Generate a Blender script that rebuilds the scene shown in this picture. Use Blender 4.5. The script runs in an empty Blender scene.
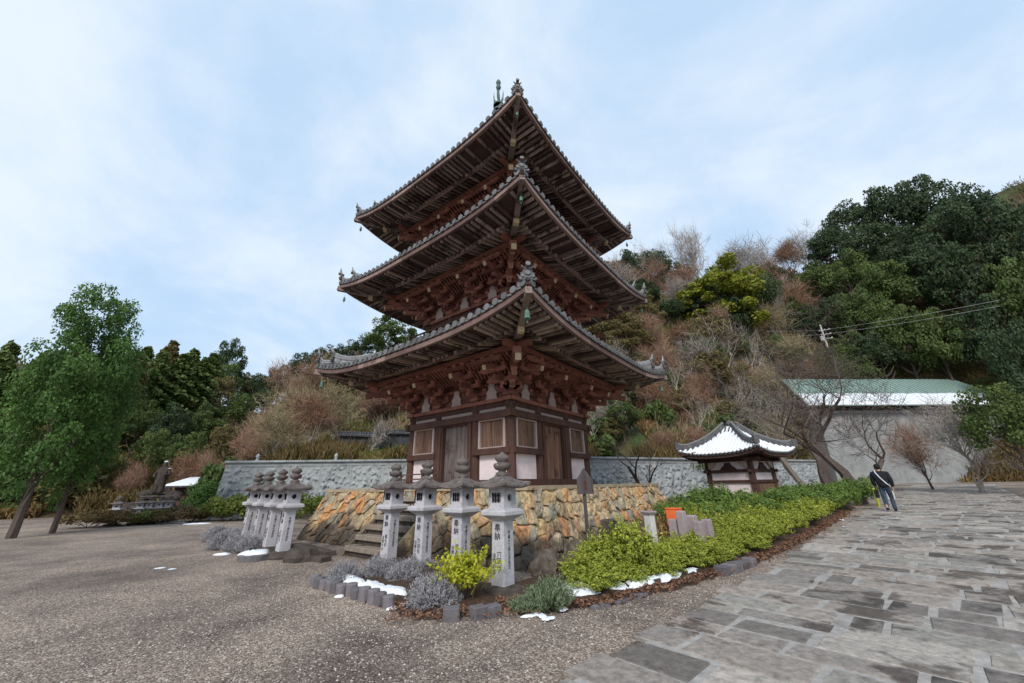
import bpy, math, random
import numpy as np
from mathutils import Vector, Matrix, noise
random.seed(11)
rng = np.random.default_rng(11)
S = bpy.context.scene
COL = S.collection
R = math.radians
PI = math.pi
s2 = math.sqrt(2)

# ------------------------------------------------------------------ camera
F, YAW, PITCH, ROLL = 373.05, .127243, .37642, -.0193
CX, CY = 512.0, 338.0
CP = np.array([-1.443, -15.453, 0.0])
fw = np.array([math.sin(YAW)*math.cos(PITCH), math.cos(YAW)*math.cos(PITCH), math.sin(PITCH)])
rt = np.array([math.cos(YAW), -math.sin(YAW), 0.0])
up = np.cross(rt, fw)
rt, up = rt*math.cos(ROLL)+up*math.sin(ROLL), -rt*math.sin(ROLL)+up*math.cos(ROLL)
cam_d = bpy.data.cameras.new('camera')
cam = bpy.data.objects.new('camera', cam_d)
COL.objects.link(cam)
cam_d.sensor_width = 36
cam_d.lens = F*36/1024
cam_d.shift_y = -(341.5-CY)/1024
cam_d.clip_start = .05
cam_d.clip_end = 3000
cam.matrix_world = Matrix(((rt[0], up[0], -fw[0], CP[0]), (rt[1], up[1], -fw[1], CP[1]), (rt[2], up[2], -fw[2], CP[2]), (0, 0, 0, 1)))
S.camera = cam

def ray(x, y):
    d = fw*F+rt*(x-CX)-up*(y-CY)
    return d/np.linalg.norm(d)
def at(x, y, D):
    """point seen at pixel x,y at horizontal distance D"""
    d = ray(x, y)
    return CP+d*(D/math.hypot(d[0], d[1]))
def atz(x, y, z):
    d = ray(x, y)
    return CP+d*(z/d[2])
PD = np.array([.82, .572])          # direction of the path
P0 = np.array([.75, -10.45])
def gz(x, y):
    """height of the courtyard"""
    s = (x-P0[0])*PD[0]+(y-P0[1])*PD[1]
    return -1.6+.023*min(max(s-1, 0), 45)
def gpt(x, y):
    """point on the courtyard seen at pixel x,y"""
    z = -1.6
    for _ in range(6):
        p = atz(x, y, z); z = gz(p[0], p[1])
    return p

# ------------------------------------------------------------------ materials
MATS = {}
def node(nt, t, **kw):
    n = nt.nodes.new(t)
    for k, v in kw.items():
        if k in n.inputs.keys() if isinstance(k, str) else False:
            n.inputs[k].default_value = v
        else:
            setattr(n, k, v)
    return n
def pmat(name, c1, c2, scale=6, rough=.85, bump=.3, bscale=None, stretch=(1, 1, 1), attr=.6, c3=None, c3scale=2, c3lo=.55, c3hi=.68, detail=6, dist=.02, metal=0, voro=None, trans=0):
    """two-tone noisy surface: c1/c2 mixed by noise and by the per-piece value 'v'; c3 = blotches of lichen, moss, dirt"""
    m = bpy.data.materials.new(name); m.use_nodes = True; MATS[name] = m
    nt = m.node_tree; nt.nodes.clear(); L = nt.links.new
    out = nt.nodes.new('ShaderNodeOutputMaterial')
    b = nt.nodes.new('ShaderNodeBsdfPrincipled')
    b.inputs['Roughness'].default_value = rough; b.inputs['Metallic'].default_value = metal
    b.inputs['Specular IOR Level'].default_value = .3
    tc = nt.nodes.new('ShaderNodeTexCoord'); oi = nt.nodes.new('ShaderNodeObjectInfo')
    mp = nt.nodes.new('ShaderNodeMapping'); mp.inputs['Scale'].default_value = stretch
    ad = nt.nodes.new('ShaderNodeVectorMath'); ad.operation = 'MULTIPLY_ADD'
    cb = nt.nodes.new('ShaderNodeCombineXYZ')
    for i in range(3): L(oi.outputs['Random'], cb.inputs[i])
    ad.inputs[1].default_value = (37, 23, 51)
    L(cb.outputs[0], ad.inputs[0]); L(tc.outputs['Object'], ad.inputs[2]); L(ad.outputs[0], mp.inputs['Vector'])
    n1 = nt.nodes.new('ShaderNodeTexNoise'); n1.inputs['Scale'].default_value = scale; n1.inputs['Detail'].default_value = detail; n1.inputs['Roughness'].default_value = .65
    L(mp.outputs[0], n1.inputs['Vector'])
    at_ = nt.nodes.new('ShaderNodeAttribute'); at_.attribute_name = 'v'
    mr = nt.nodes.new('ShaderNodeMapRange'); mr.inputs['From Min'].default_value = .3; mr.inputs['From Max'].default_value = .7
    L(n1.outputs[0], mr.inputs['Value'])
    mx = nt.nodes.new('ShaderNodeMix'); mx.data_type = 'FLOAT'; mx.inputs['Factor'].default_value = attr
    L(mr.outputs[0], mx.inputs['A']); L(at_.outputs['Fac'], mx.inputs['B'])
    mc = nt.nodes.new('ShaderNodeMix'); mc.data_type = 'RGBA'
    mc.inputs['A'].default_value = (*c1, 1); mc.inputs['B'].default_value = (*c2, 1)
    L(mx.outputs[0], mc.inputs['Factor'])
    col = mc.outputs['Result']
    if c3:
        n3 = nt.nodes.new('ShaderNodeTexNoise'); n3.inputs['Scale'].default_value = c3scale; n3.inputs['Detail'].default_value = 8; n3.inputs['Roughness'].default_value = .7
        L(ad.outputs[0], n3.inputs['Vector'])
        r3 = nt.nodes.new('ShaderNodeMapRange'); r3.inputs['From Min'].default_value = c3lo; r3.inputs['From Max'].default_value = c3hi
        L(n3.outputs[0], r3.inputs['Value'])
        m3 = nt.nodes.new('ShaderNodeMix'); m3.data_type = 'RGBA'; m3.inputs['B'].default_value = (*c3, 1)
        L(r3.outputs[0], m3.inputs['Factor']); L(col, m3.inputs['A']); col = m3.outputs['Result']
    L(col, b.inputs['Base Color'])
    if bump:
        if voro:
            n2 = nt.nodes.new('ShaderNodeTexVoronoi'); n2.inputs['Scale'].default_value = voro; L(ad.outputs[0], n2.inputs['Vector']); h = n2.outputs['Distance']
        else:
            n2 = nt.nodes.new('ShaderNodeTexNoise'); n2.inputs['Scale'].default_value = bscale or scale*3; n2.inputs['Detail'].default_value = 5
            L(mp.outputs[0], n2.inputs['Vector']); h = n2.outputs[0]
        bp = nt.nodes.new('ShaderNodeBump'); bp.inputs['Strength'].default_value = bump; bp.inputs['Distance'].default_value = dist
        L(h, bp.inputs['Height']); L(bp.outputs[0], b.inputs['Normal'])
    if trans:
        tr = nt.nodes.new('ShaderNodeBsdfTranslucent'); L(col, tr.inputs['Color'])
        ms = nt.nodes.new('ShaderNodeMixShader'); ms.inputs[0].default_value = trans
        L(b.outputs[0], ms.inputs[1]); L(tr.outputs[0], ms.inputs[2]); L(ms.outputs[0], out.inputs[0])
    else:
        L(b.outputs[0], out.inputs[0])
    return m
M = {}
M['wood'] = pmat('aged_wood', (.034, .016, .013), (.155, .08, .062), 5, stretch=(1, 1, .25), c3=(.05, .03, .028), c3scale=1.2, c3lo=.5, c3hi=.75)
M['rafter'] = pmat('rafter_wood', (.034, .021, .018), (.45, .35, .3), 3, attr=.8, c3=(.05, .032, .03), c3scale=1.6, c3lo=.5, c3hi=.62)
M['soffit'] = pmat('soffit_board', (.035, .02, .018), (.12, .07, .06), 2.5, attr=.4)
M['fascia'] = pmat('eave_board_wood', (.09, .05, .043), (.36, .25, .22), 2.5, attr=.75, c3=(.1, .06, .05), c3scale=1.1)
M['redwood'] = pmat('red_stained_wood', (.09, .03, .023), (.44, .19, .14), 6, attr=.6, c3=(.07, .03, .026), c3scale=1.5, c3lo=.5, c3hi=.7)
M['yellow'] = pmat('faded_yellow_paint', (.42, .3, .17), (.62, .5, .33), 10, attr=.5)
M['pale'] = pmat('pale_weathered_wood', (.3, .22, .2), (.55, .45, .42), 7, attr=.5)
M['panel'] = pmat('plank_panel_wood', (.05, .025, .02), (.32, .19, .13), 13, stretch=(1, 1, .08), attr=.25, c3=(.05, .028, .024), c3scale=1.5)
M['door'] = pmat('grey_door_wood', (.045, .032, .03), (.27, .22, .205), 13, stretch=(1, 1, .06), attr=.25, c3=(.045, .025, .022), c3scale=1.6)
M['doorbrown'] = pmat('brown_door_wood', (.06, .03, .024), (.38, .21, .135), 13, stretch=(1, 1, .06), attr=.25, c3=(.05, .028, .022), c3scale=1.6)
M['plaster'] = pmat('white_plaster', (.66, .54, .55), (.84, .74, .75), 2.5, bump=.08, attr=.1)
M['tile'] = pmat('grey_roof_tile', (.045, .043, .047), (.16, .155, .165), 9, rough=.6, attr=.5, c3=(.3, .3, .3), c3scale=6, c3lo=.56, c3hi=.7)
M['tileend'] = pmat('tile_end', (.06, .06, .063), (.24, .24, .235), 14, rough=.6, attr=.5, c3=(.08, .08, .085), c3scale=14)
M['bronze'] = pmat('green_bronze', (.04, .09, .07), (.16, .29, .23), 12, attr=.3, rough=.6, c3=(.04, .05, .045), c3scale=6)
M['bronzedk'] = pmat('dark_bronze', (.03, .055, .05), (.11, .19, .16), 10, attr=.4, rough=.6)
M['lantern'] = pmat('pale_granite', (.4, .385, .41), (.62, .6, .63), 30, bump=.35, dist=.008, attr=.2, c3=(.27, .255, .25), c3scale=4, c3lo=.5, c3hi=.8)
M['lantroof'] = pmat('lichened_granite', (.06, .048, .044), (.24, .205, .19), 9, bump=.5, dist=.015, attr=.3, c3=(.42, .4, .37), c3scale=7, c3lo=.6, c3hi=.72)
M['darkrock'] = pmat('dark_mossy_rock', (.03, .024, .02), (.12, .095, .08), 6, bump=.8, dist=.03, attr=.3, c3=(.22, .19, .16), c3scale=5, c3lo=.6, c3hi=.75)
M['tileridge'] = pmat('lichened_ridge_tile', (.1, .1, .105), (.36, .36, .37), 9, rough=.6, attr=.5, c3=(.5, .5, .5), c3scale=6)
M['boulder'] = pmat('brown_boulder', (.06, .045, .036), (.24, .19, .15), 5, bump=.9, dist=.05, attr=.2, c3=(.05, .04, .035), c3scale=2)
M['black'] = pmat('dark_hollow', (.012, .01, .01), (.02, .018, .018), 5, bump=0)
M['ink'] = pmat('black_ink', (.04, .036, .04), (.11, .1, .11), 20, bump=0)
M['topstone'] = pmat('platform_edge_stone', (.3, .23, .15), (.5, .4, .27), 4, attr=.1)
M['step'] = pmat('step_stone', (.16, .125, .095), (.36, .3, .24), 7, attr=.4, c3=(.05, .035, .03), c3scale=2)
M['edging'] = pmat('edging_concrete', (.075, .068, .075), (.22, .2, .21), 12, attr=.6)
M['snow'] = pmat('snow', (.78, .82, .88), (.93, .95, .98), 6, rough=.6, bump=.6, bscale=16, dist=.04, attr=0, c3=(.5, .48, .46), c3scale=9, c3lo=.6, c3hi=.75)
M['soil'] = pmat('leaf_litter_soil', (.035, .022, .016), (.13, .075, .05), 22, bump=.9, dist=.03, attr=0, bscale=60)
M['bark'] = pmat('tree_bark', (.055, .04, .034), (.16, .12, .1), 12, attr=.4)
M['barkpale'] = pmat('pale_bark', (.2, .165, .135), (.42, .37, .31), 12, attr=.5)
M['barkwhite'] = pmat('whitish_bark', (.36, .31, .26), (.62, .56, .48), 12, attr=.5)
M['twig'] = pmat('brown_twigs', (.17, .1, .07), (.47, .29, .2), 3, bump=0, attr=.8)
M['twigdark'] = pmat('dark_twigs', (.06, .045, .04), (.16, .12, .105), 3, bump=0, attr=.8)
M['twiggrey'] = pmat('grey_twigs', (.2, .17, .15), (.48, .42, .37), 3, bump=0, attr=.8)
def leafmat(name, a, b, tr=.25): M[name] = pmat(name, a, b, .6, rough=.6, bump=0, attr=.8, trans=tr)
leafmat('leaf_dark', (.018, .034, .018), (.095, .145, .055))
leafmat('leaf_mid', (.028, .055, .016), (.17, .23, .06))
leafmat('leaf_brownish', (.05, .045, .018), (.27, .22, .08))
leafmat('leaf_yellow', (.1, .12, .012), (.36, .38, .04))
leafmat('leaf_bright', (.035, .09, .02), (.15, .27, .06))
leafmat('leaf_azalea', (.07, .11, .015), (.54, .58, .085))
leafmat('leaf_azalea_bright', (.2, .24, .012), (.68, .66, .06))
leafmat('leaf_hedgegreen', (.04, .085, .018), (.24, .35, .075))
leafmat('leaf_hedge', (.05, .085, .012), (.22, .26, .05))
leafmat('leaf_lavender', (.17, .17, .175), (.52, .5, .52), .1)
leafmat('leaf_rosemary', (.07, .11, .05), (.28, .34, .2), .15)
leafmat('leaf_dry', (.12, .065, .025), (.38, .25, .1), .15)
leafmat('leaf_moss', (.08, .1, .02), (.36, .4, .1), .2)
M['twigred'] = pmat('rusty_twigs', (.15, .08, .05), (.4, .225, .145), 3, bump=0, attr=.8)
M['twigstraw'] = pmat('straw_twigs', (.2, .16, .09), (.46, .38, .22), 3, bump=0, attr=.8)
leafmat('leaf_rust', (.07, .045, .02), (.24, .17, .06), .15)
M['relief'] = pmat('relief_granite', (.25, .27, .28), (.47, .495, .5), 3.5, bump=.5, bscale=30, dist=.01, attr=.55, c3=(.12, .13, .14), c3scale=1.3, c3lo=.5, c3hi=.75)
M['white_stone'] = pmat('light_stone', (.5, .47, .45), (.72, .68, .66), 12, attr=.3)
M['orange'] = pmat('orange_plastic', (.75, .12, .03), (.9, .2, .06), 5, bump=0, attr=.2)
M['stake'] = pmat('pinkish_grey_stone', (.24, .19, .2), (.42, .35, .36), 14, attr=.4)
M['signwood'] = pmat('weathered_sign_wood', (.06, .048, .05), (.14, .115, .12), 7, stretch=(1, 1, .1), attr=.2)
M['copper'] = pmat('green_copper_roof', (.16, .24, .21), (.28, .38, .34), 4, attr=.4, bump=.1)
M['hallwall'] = pmat('grey_hall_wall', (.2, .205, .205), (.36, .365, .36), 1.5, attr=.2, c3=(.16, .14, .13), c3scale=.7, c3lo=.55, c3hi=.8)
M['concrete'] = pmat('pole_concrete', (.5, .5, .5), (.65, .65, .65), 5, attr=.1)
M['jacket'] = pmat('navy_jacket', (.008, .009, .014), (.025, .027, .035), 9, attr=.1)
M['jeans'] = pmat('blue_jeans', (.02, .032, .05), (.07, .1, .15), 14, attr=.1)
M['strap'] = pmat('white_strap', (.6, .62, .66), (.75, .76, .8), 9, attr=.1)
M['skin'] = pmat('skin', (.45, .27, .2), (.55, .34, .26), 9, bump=0, attr=.1)
M['hair'] = pmat('hair', (.008, .007, .007), (.03, .025, .022), 30, attr=.1)
M['wall_tile_dark'] = pmat('slate_tile', (.03, .032, .037), (.13, .135, .145), 6, attr=.5)

# ------------------------------------------------------------------ object helpers
def tag(o, label=None, cat=None, group=None, kind=None):
    if label: o['label'] = label
    if cat: o['category'] = cat
    if group: o['group'] = group
    if kind: o['kind'] = kind
    return o
def empty(name, loc=(0, 0, 0), rz=0, label=None, cat=None, group=None):
    o = bpy.data.objects.new(name, None); COL.objects.link(o)
    o.location = loc; o.rotation_euler = (0, 0, rz); o.empty_display_size = .2
    return tag(o, label, cat, group)
def copy_tree(o, parent=None):
    c = o.copy(); COL.objects.link(c); c.parent = parent
    for ch in [x for x in o.children]: copy_tree(ch, c)
    return c
def link(me, name, parent=None, mats=(), smooth=False):
    for m in mats: me.materials.append(M[m] if isinstance(m, str) else m)
    o = bpy.data.objects.new(name, me); COL.objects.link(o); o.parent = parent
    if smooth:
        me.polygons.foreach_set('use_smooth', [True]*len(me.polygons))
    return o
class MB:
    def __init__(s): s.v = []; s.f = []; s.m = []; s.c = []
    def add(s, vs, fs, m=0, c=None):
        n = len(s.v); s.v += [tuple(float(q) for q in p) for p in vs]
        c = random.random() if c is None else c
        for f in fs: s.f.append([n+i for i in f]); s.m.append(m); s.c.append(c)
    def box(s, c, size, m=0, col=None, mat=None):
        x, y, z = [q/2 for q in size]
        vs = [Vector((a*x, b*y, d*z)) for d in (-1, 1) for a, b in ((-1, -1), (1, -1), (1, 1), (-1, 1))]
        if mat: vs = [mat@v for v in vs]
        vs = [v+Vector(c) for v in vs]
        s.add(vs, [(3, 2, 1, 0), (4, 5, 6, 7), (0, 1, 5, 4), (1, 2, 6, 5), (2, 3, 7, 6), (3, 0, 4, 7)], m, col)
    def beam(s, p, q, w, h, m=0, col=None, w2=None, h2=None):
        p = Vector(p); q = Vector(q); d = (q-p).normalized()
        r = d.cross(Vector((0, 0, 1)))
        if r.length < 1e-4: r = Vector((1, 0, 0))
        r.normalize(); u = r.cross(d)
        w2 = w if w2 is None else w2; h2 = h if h2 is None else h2
        vs = [p+r*a*w/2+u*b*h/2 for a, b in ((-1, -1), (1, -1), (1, 1), (-1, 1))]+[q+r*a*w2/2+u*b*h2/2 for a, b in ((-1, -1), (1, -1), (1, 1), (-1, 1))]
        s.add(vs, [(3, 2, 1, 0), (4, 5, 6, 7), (0, 1, 5, 4), (1, 2, 6, 5), (2, 3, 7, 6), (3, 0, 4, 7)], m, col)
    def tube(s, pts, rad, seg=6, m=0, col=None, cap=True):
        pts = [Vector(p) for p in pts]; n = len(pts)
        if not hasattr(rad, '__len__'): rad = [rad]*n
        vs = []
        ref = Vector((0, 0, 1))
        for i in range(n):
            d = (pts[min(i+1, n-1)]-pts[max(i-1, 0)]).normalized()
            a = d.cross(ref)
            if a.length < .05: a = d.cross(Vector((1, 0, 0)))
            a.normalize(); b = d.cross(a)
            for k in range(seg):
                t = 2*PI*k/seg
                vs.append(pts[i]+(a*math.cos(t)+b*math.sin(t))*rad[i])
        fs = [(i*seg+k, i*seg+(k+1) % seg, (i+1)*seg+(k+1) % seg, (i+1)*seg+k) for i in range(n-1) for k in range(seg)]
        if cap: fs += [tuple(range(seg))[::-1], tuple(range((n-1)*seg, n*seg))]
        s.add(vs, fs, m, col)
    def lathe(s, prof, seg=12, c=(0, 0, 0), m=0, col=None, rot=0, wob=0):
        vs = []
        for r, z in prof:
            for k in range(seg):
                t = 2*PI*k/seg+rot; rr = r*(1+wob*math.sin(k*2.3+z*9))
                vs.append((c[0]+rr*math.cos(t), c[1]+rr*math.sin(t), c[2]+z))
        n = len(prof)
        fs = [(i*seg+k, i*seg+(k+1) % seg, (i+1)*seg+(k+1) % seg, (i+1)*seg+k) for i in range(n-1) for k in range(seg)]
        fs += [tuple(range(seg))[::-1], tuple(range((n-1)*seg, n*seg))]
        s.add(vs, fs, m, col)
    def prism(s, poly, y0, y1, m=0, col=None, fn=None):
        """poly in x,z extruded in y"""
        n = len(poly)
        vs = [(x, y0, z) for x, z in poly]+[(x, y1, z) for x, z in poly]
        if fn: vs = [fn(v) for v in vs]
        fs = [tuple(range(n)), tuple(range(n, 2*n))[::-1]]+[(i, i+n, (i+1) % n+n, (i+1) % n) for i in range(n)]
        s.add(vs, fs, m, col)
    def build(s, name, mats, parent=None, smooth=False, bevel=0):
        me = bpy.data.meshes.new(name); me.from_pydata(s.v, [], s.f)
        me.polygons.foreach_set('material_index', s.m)
        a = me.attributes.new('v', 'FLOAT', 'FACE'); a.data.foreach_set('value', s.c)
        if isinstance(mats, str): mats = [mats]
        me.update()
        o = link(me, name, parent, mats, smooth)
        if bevel:
            b = o.modifiers.new('bevel', 'BEVEL'); b.width = bevel; b.segments = 1; b.limit_method = 'ANGLE'
        return o
def quads_mesh(name, V, vals, n=4):
    """V: (N,n,3) array of separate faces"""
    N = len(V); me = bpy.data.meshes.new(name)
    me.vertices.add(N*n); me.vertices.foreach_set('co', V.reshape(-1).astype(np.float32))
    me.loops.add(N*n); me.loops.foreach_set('vertex_index', np.arange(N*n, dtype=np.int32))
    me.polygons.add(N); me.polygons.foreach_set('loop_start', np.arange(0, N*n, n, dtype=np.int32))
    me.polygons.foreach_set('loop_total', np.full(N, n, dtype=np.int32))
    a = me.attributes.new('v', 'FLOAT', 'FACE'); a.data.foreach_set('value', np.clip(vals, 0, 1).astype(np.float32))
    me.update(calc_edges=True); me.validate()
    return me
def unit(a): return a/np.maximum(np.linalg.norm(a, axis=-1, keepdims=True), 1e-9)
def leaves(P, N, size, asp=.55, jit=.8, droop=0):
    """diamond leaves at P facing roughly N"""
    n = len(P)
    nn = unit(N+rng.normal(0, jit, (n, 3)))
    t = unit(np.cross(nn, rng.normal(0, 1, (n, 3)))); t[:, 2] -= droop; t = unit(t)
    b = unit(np.cross(nn, t))
    sz = size*rng.uniform(.6, 1.35, (n, 1))
    return np.stack([P-t*sz*.5, P+b*sz*asp*.5, P+t*sz*.5, P-b*sz*asp*.5], 1)
def clumped(nc, nl, rad, cr, flat=.8, low=-.55, uniform=False, hollow=.55):
    """clump centres through an ellipsoid, leaves on each clump's shell. returns P,N,vals"""
    c = []
    while len(c) < nc:
        d = rng.normal(0, 1, 3); d /= np.linalg.norm(d)
        if d[2] < low: continue
        c.append(d*rng.uniform(hollow, 1))
    c = np.array(c)*np.array(rad)
    i = rng.integers(0, nc, nl)
    d = unit(rng.normal(0, 1, (nl, 3))+np.array([0, 0, .35]))
    crr = cr*rng.uniform(.6, 1.25, nc)
    rr = crr[i][:, None]*rng.uniform(.65, 1.08, (nl, 1))
    P = c[i]+d*rr*np.array([1, 1, flat])
    tone = rng.uniform(.1, .8, nc)
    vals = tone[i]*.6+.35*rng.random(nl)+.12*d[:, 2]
    return P, d, vals, c

# branching
def branch_tree(mb, p, d, L, r, depth, spread=.6, kids=3, upb=.15, seg=5, ends=None, gn=.25):
    pts = [Vector(p)]; rad = [r]; n = 4 if depth > 1 else 3
    d = Vector(d).normalized()
    for i in range(n):
        d = (d+Vector((random.gauss(0, gn), random.gauss(0, gn), random.gauss(0, gn)*.6+upb*.5))).normalized()
        pts.append(pts[-1]+d*L/n); rad.append(r*(1-.5*(i+1)/n))
    mb.tube(pts, rad, seg=max(3, seg), cap=False)
    if depth == 0:
        if ends is not None: ends.append((pts[-1], d))
        return
    for k in range(kids):
        i = random.choice(range(1, n+1)) if k else n
        q = pts[i]
        dd = (d+Vector((random.gauss(0, spread), random.gauss(0, spread), random.gauss(0, spread)*.7+upb))).normalized()
        branch_tree(mb, q, dd, L*random.uniform(.6, .82), rad[i]*random.uniform(.55, .8), depth-1, spread, kids, upb, seg-1, ends, gn)
def obj_at(me_objs, name, loc, rz=0, sc=1, **kw):
    """a tree/shrub thing from shared meshes: [(partname, mesh), ...]"""
    o = empty(name, loc, rz, **kw); o.scale = (sc, sc, sc) if not hasattr(sc, '__len__') else sc
    for pn, me in me_objs:
        c = bpy.data.objects.new(pn, me); COL.objects.link(c); c.parent = o
    return o
# ================================================================== PAGODA
pag = empty('three_storey_pagoda', (0, 0, 0), R(45), 'weathered dark red-brown wooden pagoda with three tiled roofs on the stone platform', 'pagoda')
def sidefn(k):
    c, s = round(math.cos(k*PI/2)), round(math.sin(k*PI/2))
    def fn(t, d, z):            # lateral t, outward d
        x, y = t, -d
        return Vector((x*c-y*s, x*s+y*c, z))
    return fn
SIDES = [sidefn(k) for k in range(4)]      # 0: right-hand face in the photo, 3: left-hand face
def sbox(mb, fn, t, d, z, st, sd, sz, m=0, col=None):
    a = [fn(t+i*st/2, d+j*sd/2, z+k*sz/2) for k in (-1, 1) for i, j in ((-1, -1), (1, -1), (1, 1), (-1, 1))]
    mb.add(a, [(0, 1, 2, 3), (7, 6, 5, 4), (4, 5, 1, 0), (5, 6, 2, 1), (6, 7, 3, 2), (7, 4, 0, 3)], m, col)

def onigawara(scale):
    mb = MB(); s = scale
    poly = [(-.3, 0), (-.36, .1), (-.24, .16), (-.27, .3), (-.17, .34), (-.16, .5), (-.07, .58), (.07, .58), (.16, .5), (.17, .34), (.27, .3), (.24, .16), (.36, .1), (.3, 0), (.12, .02), (0, .1), (-.12, .02)]
    mb.prism([(x*s, z*s) for x, z in poly], -.05*s, .05*s, 0, .6)
    mb.tube([(0, -.05*s, .3*s), (0, -.1*s, .3*s)], [.11*s, .09*s], 12, 1)
    for sx in (-1, 1):
        mb.tube([(sx*.1*s, -.04*s, .46*s), (sx*.19*s, -.09*s, .52*s), (sx*.24*s, -.06*s, .62*s)], [.04*s, .03*s, .01*s], 6, 0)
        mb.tube([(sx*.2*s, -.04*s, .16*s), (sx*.2*s, -.1*s, .16*s)], [.07*s, .06*s], 8, 1)
    mb.tube([(0, .12*s, .5*s), (0, -.06*s, .58*s), (0, -.2*s, .61*s)], [.075*s, .085*s, .09*s], 12, 0)
    mb.tube([(0, -.2*s, .61*s), (0, -.215*s, .613*s)], [.1*s, .1*s], 12, 1)
    return mb
oni_me = None
def ridge_end(parent, loc, rz, scale=1.0):
    global oni_me
    if oni_me is None:
        o = onigawara(1).build('ridge_end_tile', ['tile', 'tileend'], parent); oni_me = o.data
    else:
        o = bpy.data.objects.new('ridge_end_tile', oni_me); COL.objects.link(o); o.parent = parent
    o.location = loc; o.rotation_euler = (0, 0, rz); o.scale = (scale,)*3
    return o
bell_me = None
def bell(parent, loc):
    global bell_me
    if bell_me is None:
        mb = MB()
        mb.lathe([(.012, .16), (.05, .15), (.075, .1), (.08, -.06), (.1, -.12), (.092, -.12)], 12)
        mb.tube([(0, 0, .33), (0, 0, .15)], .01, 5)
        mb.tube([(0, 0, -.1), (0, 0, -.2)], .012, 5); mb.box((0, 0, -.23), (.08, .01, .07))
        o = mb.build('wind_bell', 'bronze', parent); bell_me = o.data
    else:
        o = bpy.data.objects.new('wind_bell', bell_me); COL.objects.link(o); o.parent = parent
    o.location = loc
    return o

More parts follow.
